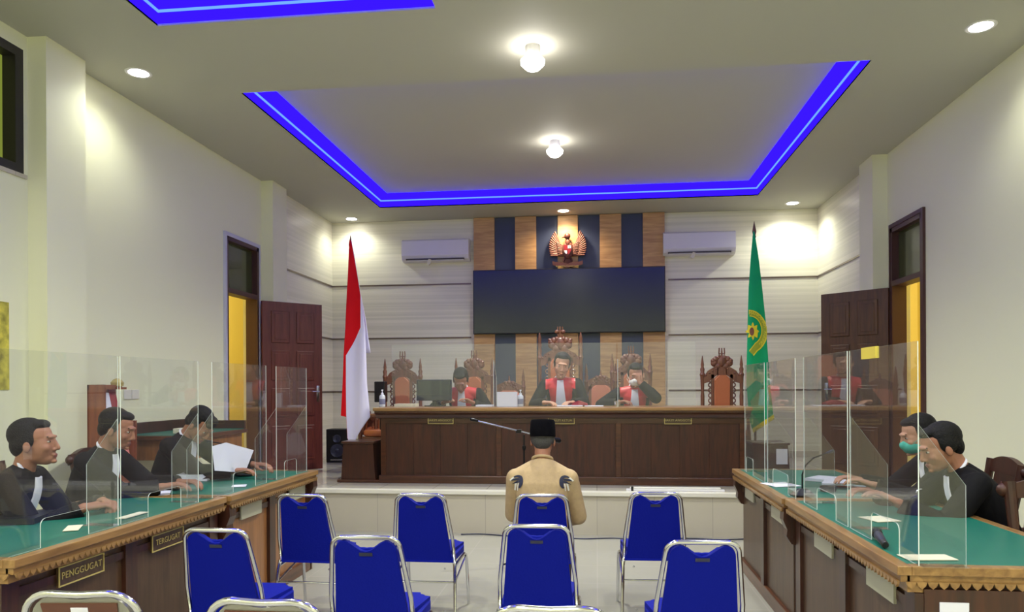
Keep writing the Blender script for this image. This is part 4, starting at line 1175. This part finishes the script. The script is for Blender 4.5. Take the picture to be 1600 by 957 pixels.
# --- the man in the cap (seen from behind)
wc = proto
t, T, arm, rb, Hh = person('man in a black cap and beige batik shirt sitting with his back to the camera', (-.375, 5.07, 0), 0, hip_z=.56, lean=-.02, bend=.30, head=(.12, 0, 0), neck_fwd=.015, hs=1.0, shx=.178, shz=.385, slope=.03,
       wr=((.16, .36, .60), (-.12, .38, .60)), hint=((.6, -.5, -.9), (-.6, -.5, -.9)), skin='skin', hairm='greyhair', cloth='batik', jabot=False, cap=True, s=1.03, knee=(.42, .04))
for sgn in (-1, 1):
    cres = [(.045 * math.cos(a), .045 * math.sin(a)) for a in [math.radians(130 - 14 * k) for k in range(15)]]
    cres += [(-.010 + .036 * math.cos(a), -.004 + .034 * math.sin(a)) for a in [math.radians(-62 + 14 * k) for k in range(14)]]
    org = T(sgn * .140, 0, .370); ax = V((1, 0, 0)); ay = V((0, 0, 1)); dd = V((-sgn * .25, 1, 0)).normalized()
    def motif(name, poly, mt, o_): decal(name, [(x * -sgn, y) for x, y in poly][::1], org, ax, ay, dd, rb, M[mt], t, o_, 2)
    cres = [(-x, y) for x, y in cres]
    motif('printed_bird', [(-x, y) for x, y in cres][::1], 'navymark', .006)
    motif('printed_wing', [(-.052, .006), (-.03, .022), (.012, .024), (.010, .010), (-.02, .008)], 'navymark', .007)
    motif('printed_wing', [(-.044, -.018), (-.010, .004), (.016, .010), (.018, -.002), (-.006, -.008)], 'navymark', .007)
    motif('printed_tail', [(-.020, -.006), (-.006, -.006), (-.022, -.062), (-.034, -.060)], 'whitemark', .006)
    motif('printed_tail', [(.000, -.010), (.010, -.010), (.002, -.060), (-.006, -.060)], 'whitemark', .006)
    motif('printed_wing', [(-.062, .010), (-.036, .032), (-.022, .024), (-.050, .002)], 'whitemark', .005)

# --- three judges (facing the room)
JZ = DZ
person('judge in red and black robe with white bands, head bowed, left on the bench', (-1.70, 9.52, JZ), PI, hip_z=.60, lean=.22, bend=.25, head=(.75, 0, .05), neck_fwd=.03,
       wr=((.20, .40, .925), (-.17, .42, .925)), hint=((.7, -.4, -.5), (-.7, -.4, -.5)), red=True, skin='skin', s=1.08, hs=1.12, bands=1.35)
person('judge in red and black robe reading papers in the middle of the bench', (-.43, 9.50, JZ), PI, hip_z=.68, lean=.12, bend=.12, side=.04, head=(.22, -.12, .1), neck_fwd=.02,
       wr=((.20, .45, .925), (.02 - .16, .50, .925)), hint=((.6, -.4, -.5), (-.6, -.4, -.5)), hand=(((-.8, .5, 0), (0, 0, -1)), ((.5, .7, 0), (0, 0, -1))), red=True, skin='skinl', s=1.10, hs=1.2, bands=1.35)
person('masked judge in red and black robe resting chin on hand, right on the bench', (.47, 9.50, JZ), PI, hip_z=.60, lean=.20, bend=.18, head=(.25, -.05, 0), neck_fwd=.03,
       wr=((.20, .42, .925), (-.06, .355, 1.16)), hint=((1, -.3, -.3), (-1, .1, -1)), hand=(None, ((.15, -.1, 1), (.1, -1, 0))), red=True, mask='maskw', skin='skin', s=1.06, hs=1.14, bands=1.35)
# --- lawyers on the left
person('lawyer in black robe with clasped hands, nearest on the left', (-3.48, 3.86, 0), -PI / 2 + .30, hip_z=.63, lean=.34, bend=.20, head=(-.05, 0, .0), neck_fwd=.02,
       wr=((.13, .58, .91), (-.10, .60, .91)), hint=((.4, -.6, -1), (-.4, -.6, -1)), hand=(((-.75, .6, 0), (-.3, 0, -1)), ((.75, .6, 0), (.3, 0, -1))), skin='skin', s=1.08, bands=1.3)
person('lawyer in black robe looking down at a document, second on the left', (-3.52, 4.74, 0), -PI / 2 + .12, hip_z=.66, lean=.22, bend=.18, head=(.28, 0, .1), neck_fwd=.02,
       wr=((.10, .60, .92), (-.13, .62, .92)), hint=((.4, -.6, -1), (-.4, -.6, -1)), skin='skin', s=1.06, bands=1.2)
person('lawyer in black robe bending over papers he lifts, third on the left', (-3.48, 5.66, 0), -PI / 2 + .02, hip_z=.70, lean=.22, bend=.26, head=(.80, 0, -.1), neck_fwd=.02,
       wr=((.08, .62, .93), (-.20, .66, .95)), hint=((.4, -.6, -1), (-.4, -.6, -1)), skin='skin', s=1.06, hairstyle='fringe')
# --- lawyers on the right
person('lawyer in black robe wearing a teal face mask, behind the other on the right', (2.42, 5.26, 0), PI / 2 - .05, hip_z=.63, lean=.24, bend=.24, head=(.30, 0, 0), neck_fwd=.03,
       wr=((.12, .62, .92), (-.14, .60, .92)), hint=((.4, -.6, -1), (-.4, -.6, -1)), skin='skinl', mask='teal', s=1.04)
person('bare faced lawyer in black robe with a silver watch, right side', (2.30, 4.54, 0), PI / 2 - .12, hip_z=.61, lean=.32, bend=.22, head=(.36, 0, .1), neck_fwd=.03,
       wr=((.04, .66, .93), (-.22, .60, .92)), hint=((.4, -.6, -1), (-.4, -.6, -1)), skin='skin', s=1.06, bands=1.2)

# ================================================================== FLAGS
def flag_sheet(m, rows, Y, mi_l, mi_r, nfold, amp, ncol=10):
    """rows: (y_px, x_left, x_split, x_right)"""
    R = []
    # densify
    dense = []
    for (a, b) in zip(rows, rows[1:]):
        n = max(2, int(abs(b[0] - a[0]) / 8))
        for i in range(n):
            f = i / n; dense.append(tuple(a[k] + (b[k] - a[k]) * f for k in range(4)))
    dense.append(rows[-1])
    y0, y1 = dense[0][0], dense[-1][0]
    for (y, xl, xs_, xr) in dense:
        row = []
        A = amp * min(1, (y - y0) / (y1 - y0) * 1.6 + .15)
        for k in range(2 * ncol + 1):
            x = xl + (xs_ - xl) * k / ncol if k <= ncol else xs_ + (xr - xs_) * (k - ncol) / ncol
            u = (x - 532) / 45 if Y and x < 800 else (x - 1165) / 42
            p = at(x, y, Y=Y)
            row.append(m.bm.verts.new((p.x, Y + A * math.sin(u * nfold * 2 * PI + y * .006) + A * .4 * math.sin(u * nfold * 5.1 + 1 + y * .01), p.z)))
        R.append(row)
    for A, B in zip(R, R[1:]):
        for k in range(2 * ncol):
            try:
                f = m.bm.faces.new((A[k], A[k + 1], B[k + 1], B[k])); f.material_index = mi_l if k < ncol else mi_r
            except ValueError: pass
def flag_pole(t, x, y, ztop):
    MB().tube([(0, 0, .04), (0, 0, ztop - DZ - .2)], .013, 10).build('pole', M['pole'], t, smooth=True)
    MB().lathe([(.013, 0), (.022, .02), (.014, .04), (.024, .08), (.002, .2)], (0, 0, ztop - DZ - .2), 12).build('finial', M['pole'], t, smooth=True)
    MB().lathe([(.16, 0), (.16, .02), (.05, .035), (.03, .05)], (0, 0, 0), 20).build('pole_base', M['black'], t, smooth=True)
FY = 8.80
tp = at(550, 368, Y=FY)
t = thing('national_flag', 'red and white flag on a tall pole left of the bench', 'flag', (tp.x, FY, DZ))
flag_pole(t, tp.x, FY, tp.z)
m = MB()
flag_sheet(m, [(376, 548, 551, 552), (420, 546, 558, 558.5), (462, 543.5, 565, 565.5), (470, 543, 565, 567), (512, 541, 565, 572), (556, 538, 541.5, 573), (600, 536, 541, 573.5), (650, 532.5, 541, 577), (652, 541, 541.2, 577), (685, 542, 542.2, 556), (697, 547, 547.2, 549)], FY - .03, 0, 1, 1.5, .028)
flag_sheet(m, [(455, 562, 562.2, 564), (500, 563, 563.2, 573), (552, 570, 570.2, 580)], FY + .02, 0, 1, 1.2, .012, 5)
m.xf(Matrix.Translation((-tp.x, -FY, -DZ)))
o = m.build('flag_cloth', [M['redflag'], M['whiteflag']], t, smooth=True, angle=3)
sm = o.modifiers.new('thick', 'SOLIDIFY'); sm.thickness = .002
tp = at(1181, 346, Y=FY)
t = thing('court_flag', 'green flag with a yellow round emblem on a pole right of the bench', 'flag', (tp.x, FY, DZ))
flag_pole(t, tp.x, FY, tp.z)
m = MB()
flag_sheet(m, [(362, 1179, 1180, 1181), (400, 1175, 1180, 1187), (450, 1171, 1180, 1193), (500, 1169, 1180, 1198), (560, 1167, 1180, 1201), (600, 1166, 1180, 1203), (648, 1169, 1182, 1207), (660, 1171, 1180, 1194), (671, 1174, 1176, 1178)], FY - .03, 0, 0, 1.0, .03)
m.xf(Matrix.Translation((-tp.x, -FY, -DZ)))
gf = m.build('flag_cloth', [M['greenflag']], t, smooth=True, angle=3)
fr = at(1208, 650, Y=FY - .03); fl = at(1175, 672, Y=FY - .03); off = V((tp.x, FY, DZ))
m = MB(); n = 26
for i in range(n):
    p = fl.lerp(fr, (i + .5) / n) - off
    m.cap(p + V((0, -.012, .01)), p + V((.006, -.012, -.035)), .007, .004, seg=6)
m.build('fringe', M['yellow'], t, smooth=True)
def fpt(x, y): p = at(x, y, Y=FY) - off; return (p.x, p.z)
def fdecal(name, poly, mt, off_=.006): return decal(name, [fpt(*p) for p in poly], (0, 0, 0), (1, 0, 0), (0, 0, 1), (0, 1, 0), gf, mt, t, off_, 3)
outer = [(1170 + 28 * math.sin(a), 519 - 32 * math.cos(a)) for a in [i * PI / 14 for i in range(0, 13)]]
outer = [(x, y) for x, y in outer] + [(1176, 555)]
inner = [(1171 + 20.5 * math.sin(a), 517 - 23 * math.cos(a)) for a in [i * PI / 14 for i in range(0, 13)]] + [(1170, 550)]
for i in range(len(outer) - 1):
    fdecal('emblem_ring', [outer[i], outer[i + 1], inner[i + 1], inner[i]], M['olive'])
for (A, B_) in ((outer, 1.06), (inner, .94)):
    for i in range(len(A) - 1):
        c = (1170, 518); f = lambda p: (c[0] + (p[0] - c[0]) * B_, c[1] + (p[1] - c[1]) * B_)
        fdecal('emblem_rim', [A[i], A[i + 1], f(A[i + 1]), f(A[i])], M['yellow'], .008)
star = []
for i in range(32):
    a = 2 * PI * i / 32; r = 11 + 3.0 * math.cos(a * 8); star.append((1177.3 + r * .75 * math.sin(a) - 1.5, 518.5 - r * math.cos(a)))
fdecal('emblem_star', star, M['yellow'], .009)
fdecal('emblem_core', [(1174 + 3.6 * math.sin(a), 519 - 6.5 * math.cos(a)) for a in [2 * PI * i / 16 for i in range(16)]], M['brownmark'], .012)
word = 'MAHKAMAH AGUNG'
for i, ch in enumerate(word):
    if ch == ' ': continue
    a = math.radians(2 + i * 10.4); px, py = 1170.5 + 24.2 * math.sin(a), 518 - 27.5 * math.cos(a)
    p = at(px, py, Y=FY) - off
    M4 = Matrix.Translation((p.x, -.075, p.z)) @ Matrix.Rotation(a, 4, 'Y') @ Matrix.Rotation(PI / 2, 4, 'X')
    text_obj('lettering', ch, .048, M['yellow'], t, M4, .001)

# ================================================================== PROPS
# speakers and monitor
def speaker(label, loc, w, h, d, rot=0):
    t = thing('loudspeaker', label, 'loudspeaker', loc, rot)
    MB().box(-w / 2, w / 2, -d / 2, d / 2, 0, h, bevel=.012).build('cabinet', M['black'], t)
    for z, r in ((h * .72, w * .18), (h * .36, w * .30)):
        m = MB(); m.lathe([(r, 0), (r, .012), (r * .85, .006), (r * .3, .002), (r * .2, .01), (0, .012)], (0, 0, 0), 24, M4=Matrix.Translation((0, -d / 2, z)) @ Matrix.Rotation(PI / 2, 4, 'X'))
        m.build('speaker_cone', M['label'], t, smooth=True)
    MB().box(-w * .3, w * .3, -d / 2 - .004, -d / 2, .03, .05).build('badge', M['silver'], t)
    return t
speaker('black loudspeaker standing on the dais floor behind the open left door', (-3.88, 10.9, DZ), .33, .50, .3, .1)
t = thing('subwoofer', 'black box standing on the floor behind the flag, next to the loudspeaker', 'loudspeaker', (-3.42, 10.9, DZ))
MB().box(-.17, .17, -.15, .15, 0, .3, bevel=.01).build('cabinet', M['black'], t)
MB().lathe([(.1, 0), (.1, .01), (.05, .004)], (0, 0, 0), 20, M4=Matrix.Translation((0, -.15, .15)) @ Matrix.Rotation(PI / 2, 4, 'X')).build('speaker_cone', M['label'], t, smooth=True)
t = thing('desktop_speaker', 'small black speaker tower right of the flag at the bench end', 'loudspeaker', (-2.80, 9.45, DZ))
MB().box(-.07, .07, -.07, .07, .93, 1.2, bevel=.01).build('cabinet', M['black'], t)
MB().tube([(0, 0, .02), (0, 0, .93)], .015).lathe([(.14, 0), (.14, .02), (.02, .03)], (0, 0, 0), 20).build('stand', M['blackm'], t, smooth=True)
t = thing('computer_monitor', 'black computer monitor on the bench beside the left judge', 'monitor', (-1.98, 8.95, ZB))
MB().box(-.22, .22, -.02, .02, .07, .33, bevel=.008).build('housing', M['screenlit'], t)
MB().box(-.20, .20, -.024, -.019, .14, .315).build('back_panel', M['screen'], t)
MB().box(-.025, .025, .0, .03, .0, .1).box(-.11, .11, -.06, .08, 0, .012).build('stand', M['black'], t)
def sanitizer(label, x, y, z, h=.19):
    t = thing('pump_bottle', label, 'bottle', (x, y, z), 0, 'pump bottles on the bench')
    MB().lathe([(.035, 0), (.037, .01), (.037, h * .58), (.03, h * .66), (.014, h * .72)], seg=18).build('bottle_body', M['bottle'], t, smooth=True)
    MB().lathe([(.0372, h * .15), (.0376, h * .16), (.0376, h * .45), (.0372, h * .46)], seg=18).build('label_band', M['grey'], t, smooth=True)
    MB().lathe([(.016, h * .72), (.016, h * .8), (.005, h * .82), (.005, h * .93), (.012, h * .94), (.01, h)], seg=12).tube([(0, 0, h * .96), (.0, -.035, h * .95)], .005, 8).build('pump', M['paper'], t, smooth=True)
sanitizer('pump bottle at the left end of the bench', at(596, 630, Y=8.75).x, 8.78, ZB, .21)
sanitizer('pump bottle left of the middle judge', at(813, 630, Y=8.8).x, 8.8, ZB, .20)
x0, x1 = at(776, 620, Y=8.7).x, at(808, 620, Y=8.7).x
t = thing('white_sign_holder', 'blank white card holder on the bench left of the middle judge', 'sign', ((x0 + x1) / 2, 8.72, ZB))
MB().box(-(x1 - x0) / 2, (x1 - x0) / 2, -.004, .004, .0, .175).build('card', M['paper'], t)
MB().box(-(x1 - x0) / 2, (x1 - x0) / 2, -.03, .03, 0, .006).build('base', M['acrb'], t)
def sheet(name, label, cat, x, y, z, w, d, h, mt, rz=0, group=None, tilt=(0, 0)):
    o = MB().box(-w / 2, w / 2, -d / 2, d / 2, 0, h).build(name, mt, loc=(x, y, z)); o.rotation_euler = (tilt[0], tilt[1], rz)
    return tag(o, label, cat, group)
sheet('document', 'white papers in front of the middle judge', 'papers', -.32, 8.83, ZB, .3, .21, .012, M['paper'], .1)
o = MB().prism([(0, 0), (.20, 0), (.19, .02), (.09, .055), (.02, .03)], (0, 0, 0), (1, 0, 0), (0, 0, 1), (0, .2, 0)).build('red_folder', M['redp'], loc=(-.30, 8.86, ZB + .012)); tag(o, 'red folder lying open under the hand of the middle judge', 'folder')
sheet('document', 'white sheet right of the middle judge', 'papers', -.03, 8.82, ZB, .22, .2, .008, M['paper'], 0)
sheet('document', 'papers right of the bowed judge on the bench', 'papers', -1.33, 8.83, ZB, .2, .2, .02, M['paper'], 0)
sheet('file_stack', 'stack of files between the left chair and the monitor on the bench', 'papers', -2.30, 8.85, ZB, .26, .2, .035, M['paperc'], 0)
# cup
o = MB().lathe([(.03, 0), (.036, .06), (.033, .06), (.027, .004)], seg=16).build('white_cup', M['silver'], loc=(.24, 8.78, ZB), smooth=True); tag(o, 'small shiny cup left of the masked judge', 'cup')

# microphone stand in front of the man in the cap
bx = at(818, 680, Y=6.3)
t = thing('microphone_stand', 'black boom microphone stand on the floor in front of the man in the cap', 'microphone stand', (bx.x, 6.3, 0))
MB().tube([(0, 0, .05), (0, 0, .7)], .011, 10).tube([(0, 0, .7), (0, 0, bx.z - 0)], .007, 10).build('pole', M['blackm'], t, smooth=True)
MB().lathe([(.016, 0), (.016, .05)], (0, 0, .68), 12).lathe([(.013, 0), (.018, .02), (.013, .04)], (0, 0, bx.z - .13), 12).build('clutch', M['blackm'], t, smooth=True)
for k in range(3):
    a = k * 2 * PI / 3 + .4
    MB().tube([(0, 0, .12), (.3 * math.cos(a), .3 * math.sin(a), .01)], .008, 8).build('leg', M['blackm'], t, smooth=True)
pa, pb = at(745, 658, Y=6.2), at(852, 684, Y=6.4)
pa -= t.location; pb -= t.location
MB().tube([pa, pb], .007, 10).build('boom', M['silver'], t, smooth=True)
q = pa.lerp(pb, .6)
MB().box(q.x - .025, q.x + .025, q.y - .012, q.y + .012, q.z - .02, q.z + .012, bevel=.004).build('boom_clamp', M['blackm'], t)
MB().cap(pa, pa + (pa - pb).normalized() * .05, .012, .014).build('counterweight', M['blackm'], t, smooth=True)
MB().cap(pb, pb + (pb - pa).normalized() * .12, .012, .024).build('microphone', M['blackm'], t, smooth=True)
# gooseneck microphones on the desks
def gooseneck(label, x, y, z, pts):
    t = thing('gooseneck_microphone', label, 'microphone', (x, y, z), 0, 'gooseneck microphones')
    MB().lathe([(.0, 0), (.075, 0), (.078, .012), (.05, .035), (.03, .05), (.0, .052)], seg=24, sy=.8).build('base', M['black'], t, smooth=True)
    MB().tube(pts, .005, 8).build('gooseneck', M['blackm'], t, smooth=True)
    d = (V(pts[-1]) - V(pts[-2])).normalized()
    MB().cap(V(pts[-1]), V(pts[-1]) + d * .04, .009, .011).build('microphone_head', M['label'], t, smooth=True)
g = at(380, 744, z=ZD)
e1 = at(330, 691, Y=g.y - .05) - V((g.x, g.y, ZD))
gooseneck('gooseneck microphone in front of the lawyer lifting papers', g.x, g.y, ZD, [(0, 0, .04), (.0, 0, .13), V((0, 0, .16)).lerp(e1, .25) + V((0, 0, .03)), V((0, 0, .16)).lerp(e1, .6) + V((0, 0, .03)), e1])
g = at(1252, 776, z=ZD)
e1 = at(1292, 708, Y=g.y + .05) - V((g.x, g.y, ZD))
gooseneck('curved gooseneck microphone on the right desk', g.x, g.y, ZD, [(0, 0, .04), (.0, 0, .14), V((.02, 0, .2)), V((.07, 0, e1.z - .03)), e1])
# hand-held microphone at the near corner of the right desk
a, b = at(1368, 833, z=ZD + .03), at(1386, 858, z=ZD + .018)
d = (b - a).normalized()
t = thing('wireless_microphone', 'black wireless hand microphone lying near the corner of the right desk', 'microphone', (a.x, a.y, ZD + .026))
rot = d.to_track_quat('Z', 'Y').to_matrix().to_4x4()
MB().lathe([(.014, 0), (.019, .03), (.020, .07), (.016, .16), (.014, .2)], seg=18, M4=rot).build('handle', M['label'], t, smooth=True)
MB().lathe([(.0, -.045), (.018, -.035), (.026, -.015), (.024, .005), (.015, .012)], seg=18, M4=rot).build('grille_head', M['black'], t, smooth=True)
MB().lathe([(.0145, .17), (.0155, .175), (.0155, .215), (.012, .22)], seg=18, M4=rot).build('end_cap', M['black'], t, smooth=True)
# papers on the left desks
g = at(312, 748, z=ZD)
t = thing('case_file', 'thick bundle of white documents in front of the lawyer on the left desk', 'documents', (g.x - .03, g.y, ZD), .2)
MB().box(-.14, .14, -.2, .2, 0, .014).build('lower_sheets', M['paper'], t)
m = MB()
m.prism([(-.13, .014), (.10, .014), (.12, .03), (.10, .05), (-.10, .05), (-.13, .035)], (0, -.19, 0), (1, 0, 0), (0, 0, 1), (0, .38, 0)); m.build('folded_sheets', M['paper'], t)
# the lifted page
pc = [at(330, 698, X=-2.9), at(334, 736, X=-2.86), at(381, 739, X=-2.82), at(395, 704, X=-2.85), at(352, 692, X=-2.9)]
m = MB(); o3 = pc[0]
vs = [m.bm.verts.new(p - o3) for p in pc]; m.bm.faces.new(vs)
g_ = bmesh.ops.extrude_face_region(m.bm, geom=m.bm.faces[:])
for e in g_['geom']:
    if isinstance(e, bmesh.types.BMVert): e.co += V((.003, 0, 0))
o = m.build('lifted_page', M['grey'], loc=o3); tag(o, 'large white page held up by the third lawyer on the left', 'page')
o.data.materials[0] = M['paper']
def desk_sheet(label, x, y, w, d, mt=None, rz=0, h=.003, z=ZD, name='paper_sheet', cat='paper'):
    g = at(x, y, z=z); return sheet(name, label, cat, g.x, g.y, z, w, d, h, mt or M['paper'], rz)
desk_sheet('white sheet under the hands of the second lawyer', 240, 771, .2, .28, rz=.5)
desk_sheet('cream sheet between the first and second lawyer at the desk edge', 205, 806, .06, .22, M['paperc'], 0)
desk_sheet('small pointed paper scrap on the near left desk', 112, 826, .07, .16, M['paperc'], .5)
desk_sheet('small white note beside the left gooseneck microphone', 372, 760, .1, .12, rz=.4)
desk_sheet('cream paper below the case bundle on the left desk', 262, 757, .12, .2, M['paperc'], .1)
desk_sheet('white papers beside the left end of the far right desk', 1218, 758, .2, .22, rz=.3)
desk_sheet('white document stack in front of the lawyers on the right', 1300, 752, .24, .32, rz=.9, h=.02)
desk_sheet('open white file before the masked lawyer on the right desk', 1318, 757, .2, .28, rz=1.2, h=.012, z=ZD + .021)
desk_sheet('pink folder under the hand of the right lawyers', 1342, 762, .14, .26, M['pinkp'], 1.0, .012)
desk_sheet('cream sheet at the near corner of the right desk', 1446, 872, .2, .10, M['paperc'], .1)
desk_sheet('cream sheet beside the second screen on the right desk', 1372, 812, .14, .16, M['paperc'], .3)
g = at(1292, 768, z=ZD)
o = MB().lathe([(0, 0), (.05, 0), (.055, .02), (.05, .035), (0, .03)], seg=20).build('dark_phone_stand', M['black'], loc=(g.x, g.y + .0, ZD), smooth=True); tag(o, 'small dark round device on the right desk', 'device')
g = at(1437, 773, z=ZD + .06)
o = MB().tube([(g.x + .03 * math.cos(a) * .9, g.y, g.z + .03 * math.sin(a)) for a in [k * PI / 8 for k in range(16)]], .006, 8, closed=True)
wt_ = o.build('wrist_watch', M['silver'], smooth=True, angle=3); tag(wt_, 'silver watch on the wrist of the bare faced lawyer', 'watch')
g = at(28, 780, z=ZD + .02)
sheet('black_folder', 'black folder lying before the nearest left lawyer', 'folder', -3.12, 3.74, ZD, .22, .3, .03, M['black'], .3)
# white tube lying on the dais edge
a, b = at(976, 761, z=DZ + .02), at(1128, 764, z=DZ + .02)
t = thing('tube_lamp', 'unlit white tube lamp lying along the dais edge', 'tube lamp', (0, 0, 0))
y_ = DY + .10
t.location = (a.x, y_, DZ)
L_ = b.x - a.x
MB().box(0, L_, -.02, .02, 0, .022, bevel=.004).build('lamp_batten', M['acw'], t)
MB().cap((.05, 0, .032), (L_ - .05, 0, .032), .012, .012).build('tube', M['socket'], t, smooth=True)
MB().box(.05, .075, -.022, .022, .0, .045).build('end_cap', M['black'], t)
# cable along the step
pts = []
for i in range(60):
    f = i / 59; x = -1.45 + 3.0 * f
    pts.append((x, DY - .14 + .035 * math.sin(f * 26) + .05 * math.sin(f * 7 + 1), .006))
o = MB().tube(pts, .006, 8).build('cable', M['label'], smooth=True, angle=3); tag(o, 'thin dark cable snaking along the foot of the dais', 'cable')

# ================================================================== CAMERA, WORLD, VIEW
cam = bpy.data.cameras.new('camera'); co = bpy.data.objects.new('camera', cam); COL.objects.link(co)
f_ = V((-math.sin(PSI), math.cos(PSI), 0)); r_ = V((math.cos(PSI), math.sin(PSI), 0)); u_ = V((0, 0, 1))
r2 = r_ * math.cos(RO) - u_ * math.sin(RO); u2 = r_ * math.sin(RO) + u_ * math.cos(RO)
m4 = Matrix((r2, u2, -f_)).transposed().to_4x4(); m4.translation = V((0, 0, H))
co.matrix_world = m4
cam.sensor_width = 36; cam.lens = F / 1600 * 36; cam.shift_y = (HY - 478.5) / 1600
cam.clip_start = .05
sc.camera = co
w = bpy.data.worlds.new('world'); sc.world = w; w.use_nodes = True
w.node_tree.nodes['Background'].inputs[0].default_value = (.02, .025, .04, 1)
w.node_tree.nodes['Background'].inputs[1].default_value = .5
sc.view_settings.view_transform = 'Standard'
sc.view_settings.look = 'None'
sc.view_settings.gamma = 1
sc.view_settings.use_curve_mapping = False
sc.view_settings.exposure = 0.32
sc.cycles.max_bounces = 8; sc.cycles.diffuse_bounces = 4; sc.cycles.glossy_bounces = 4; sc.cycles.transparent_max_bounces = 24
sc.cycles.sample_clamp_indirect = 4
sc.cycles.use_denoising = True
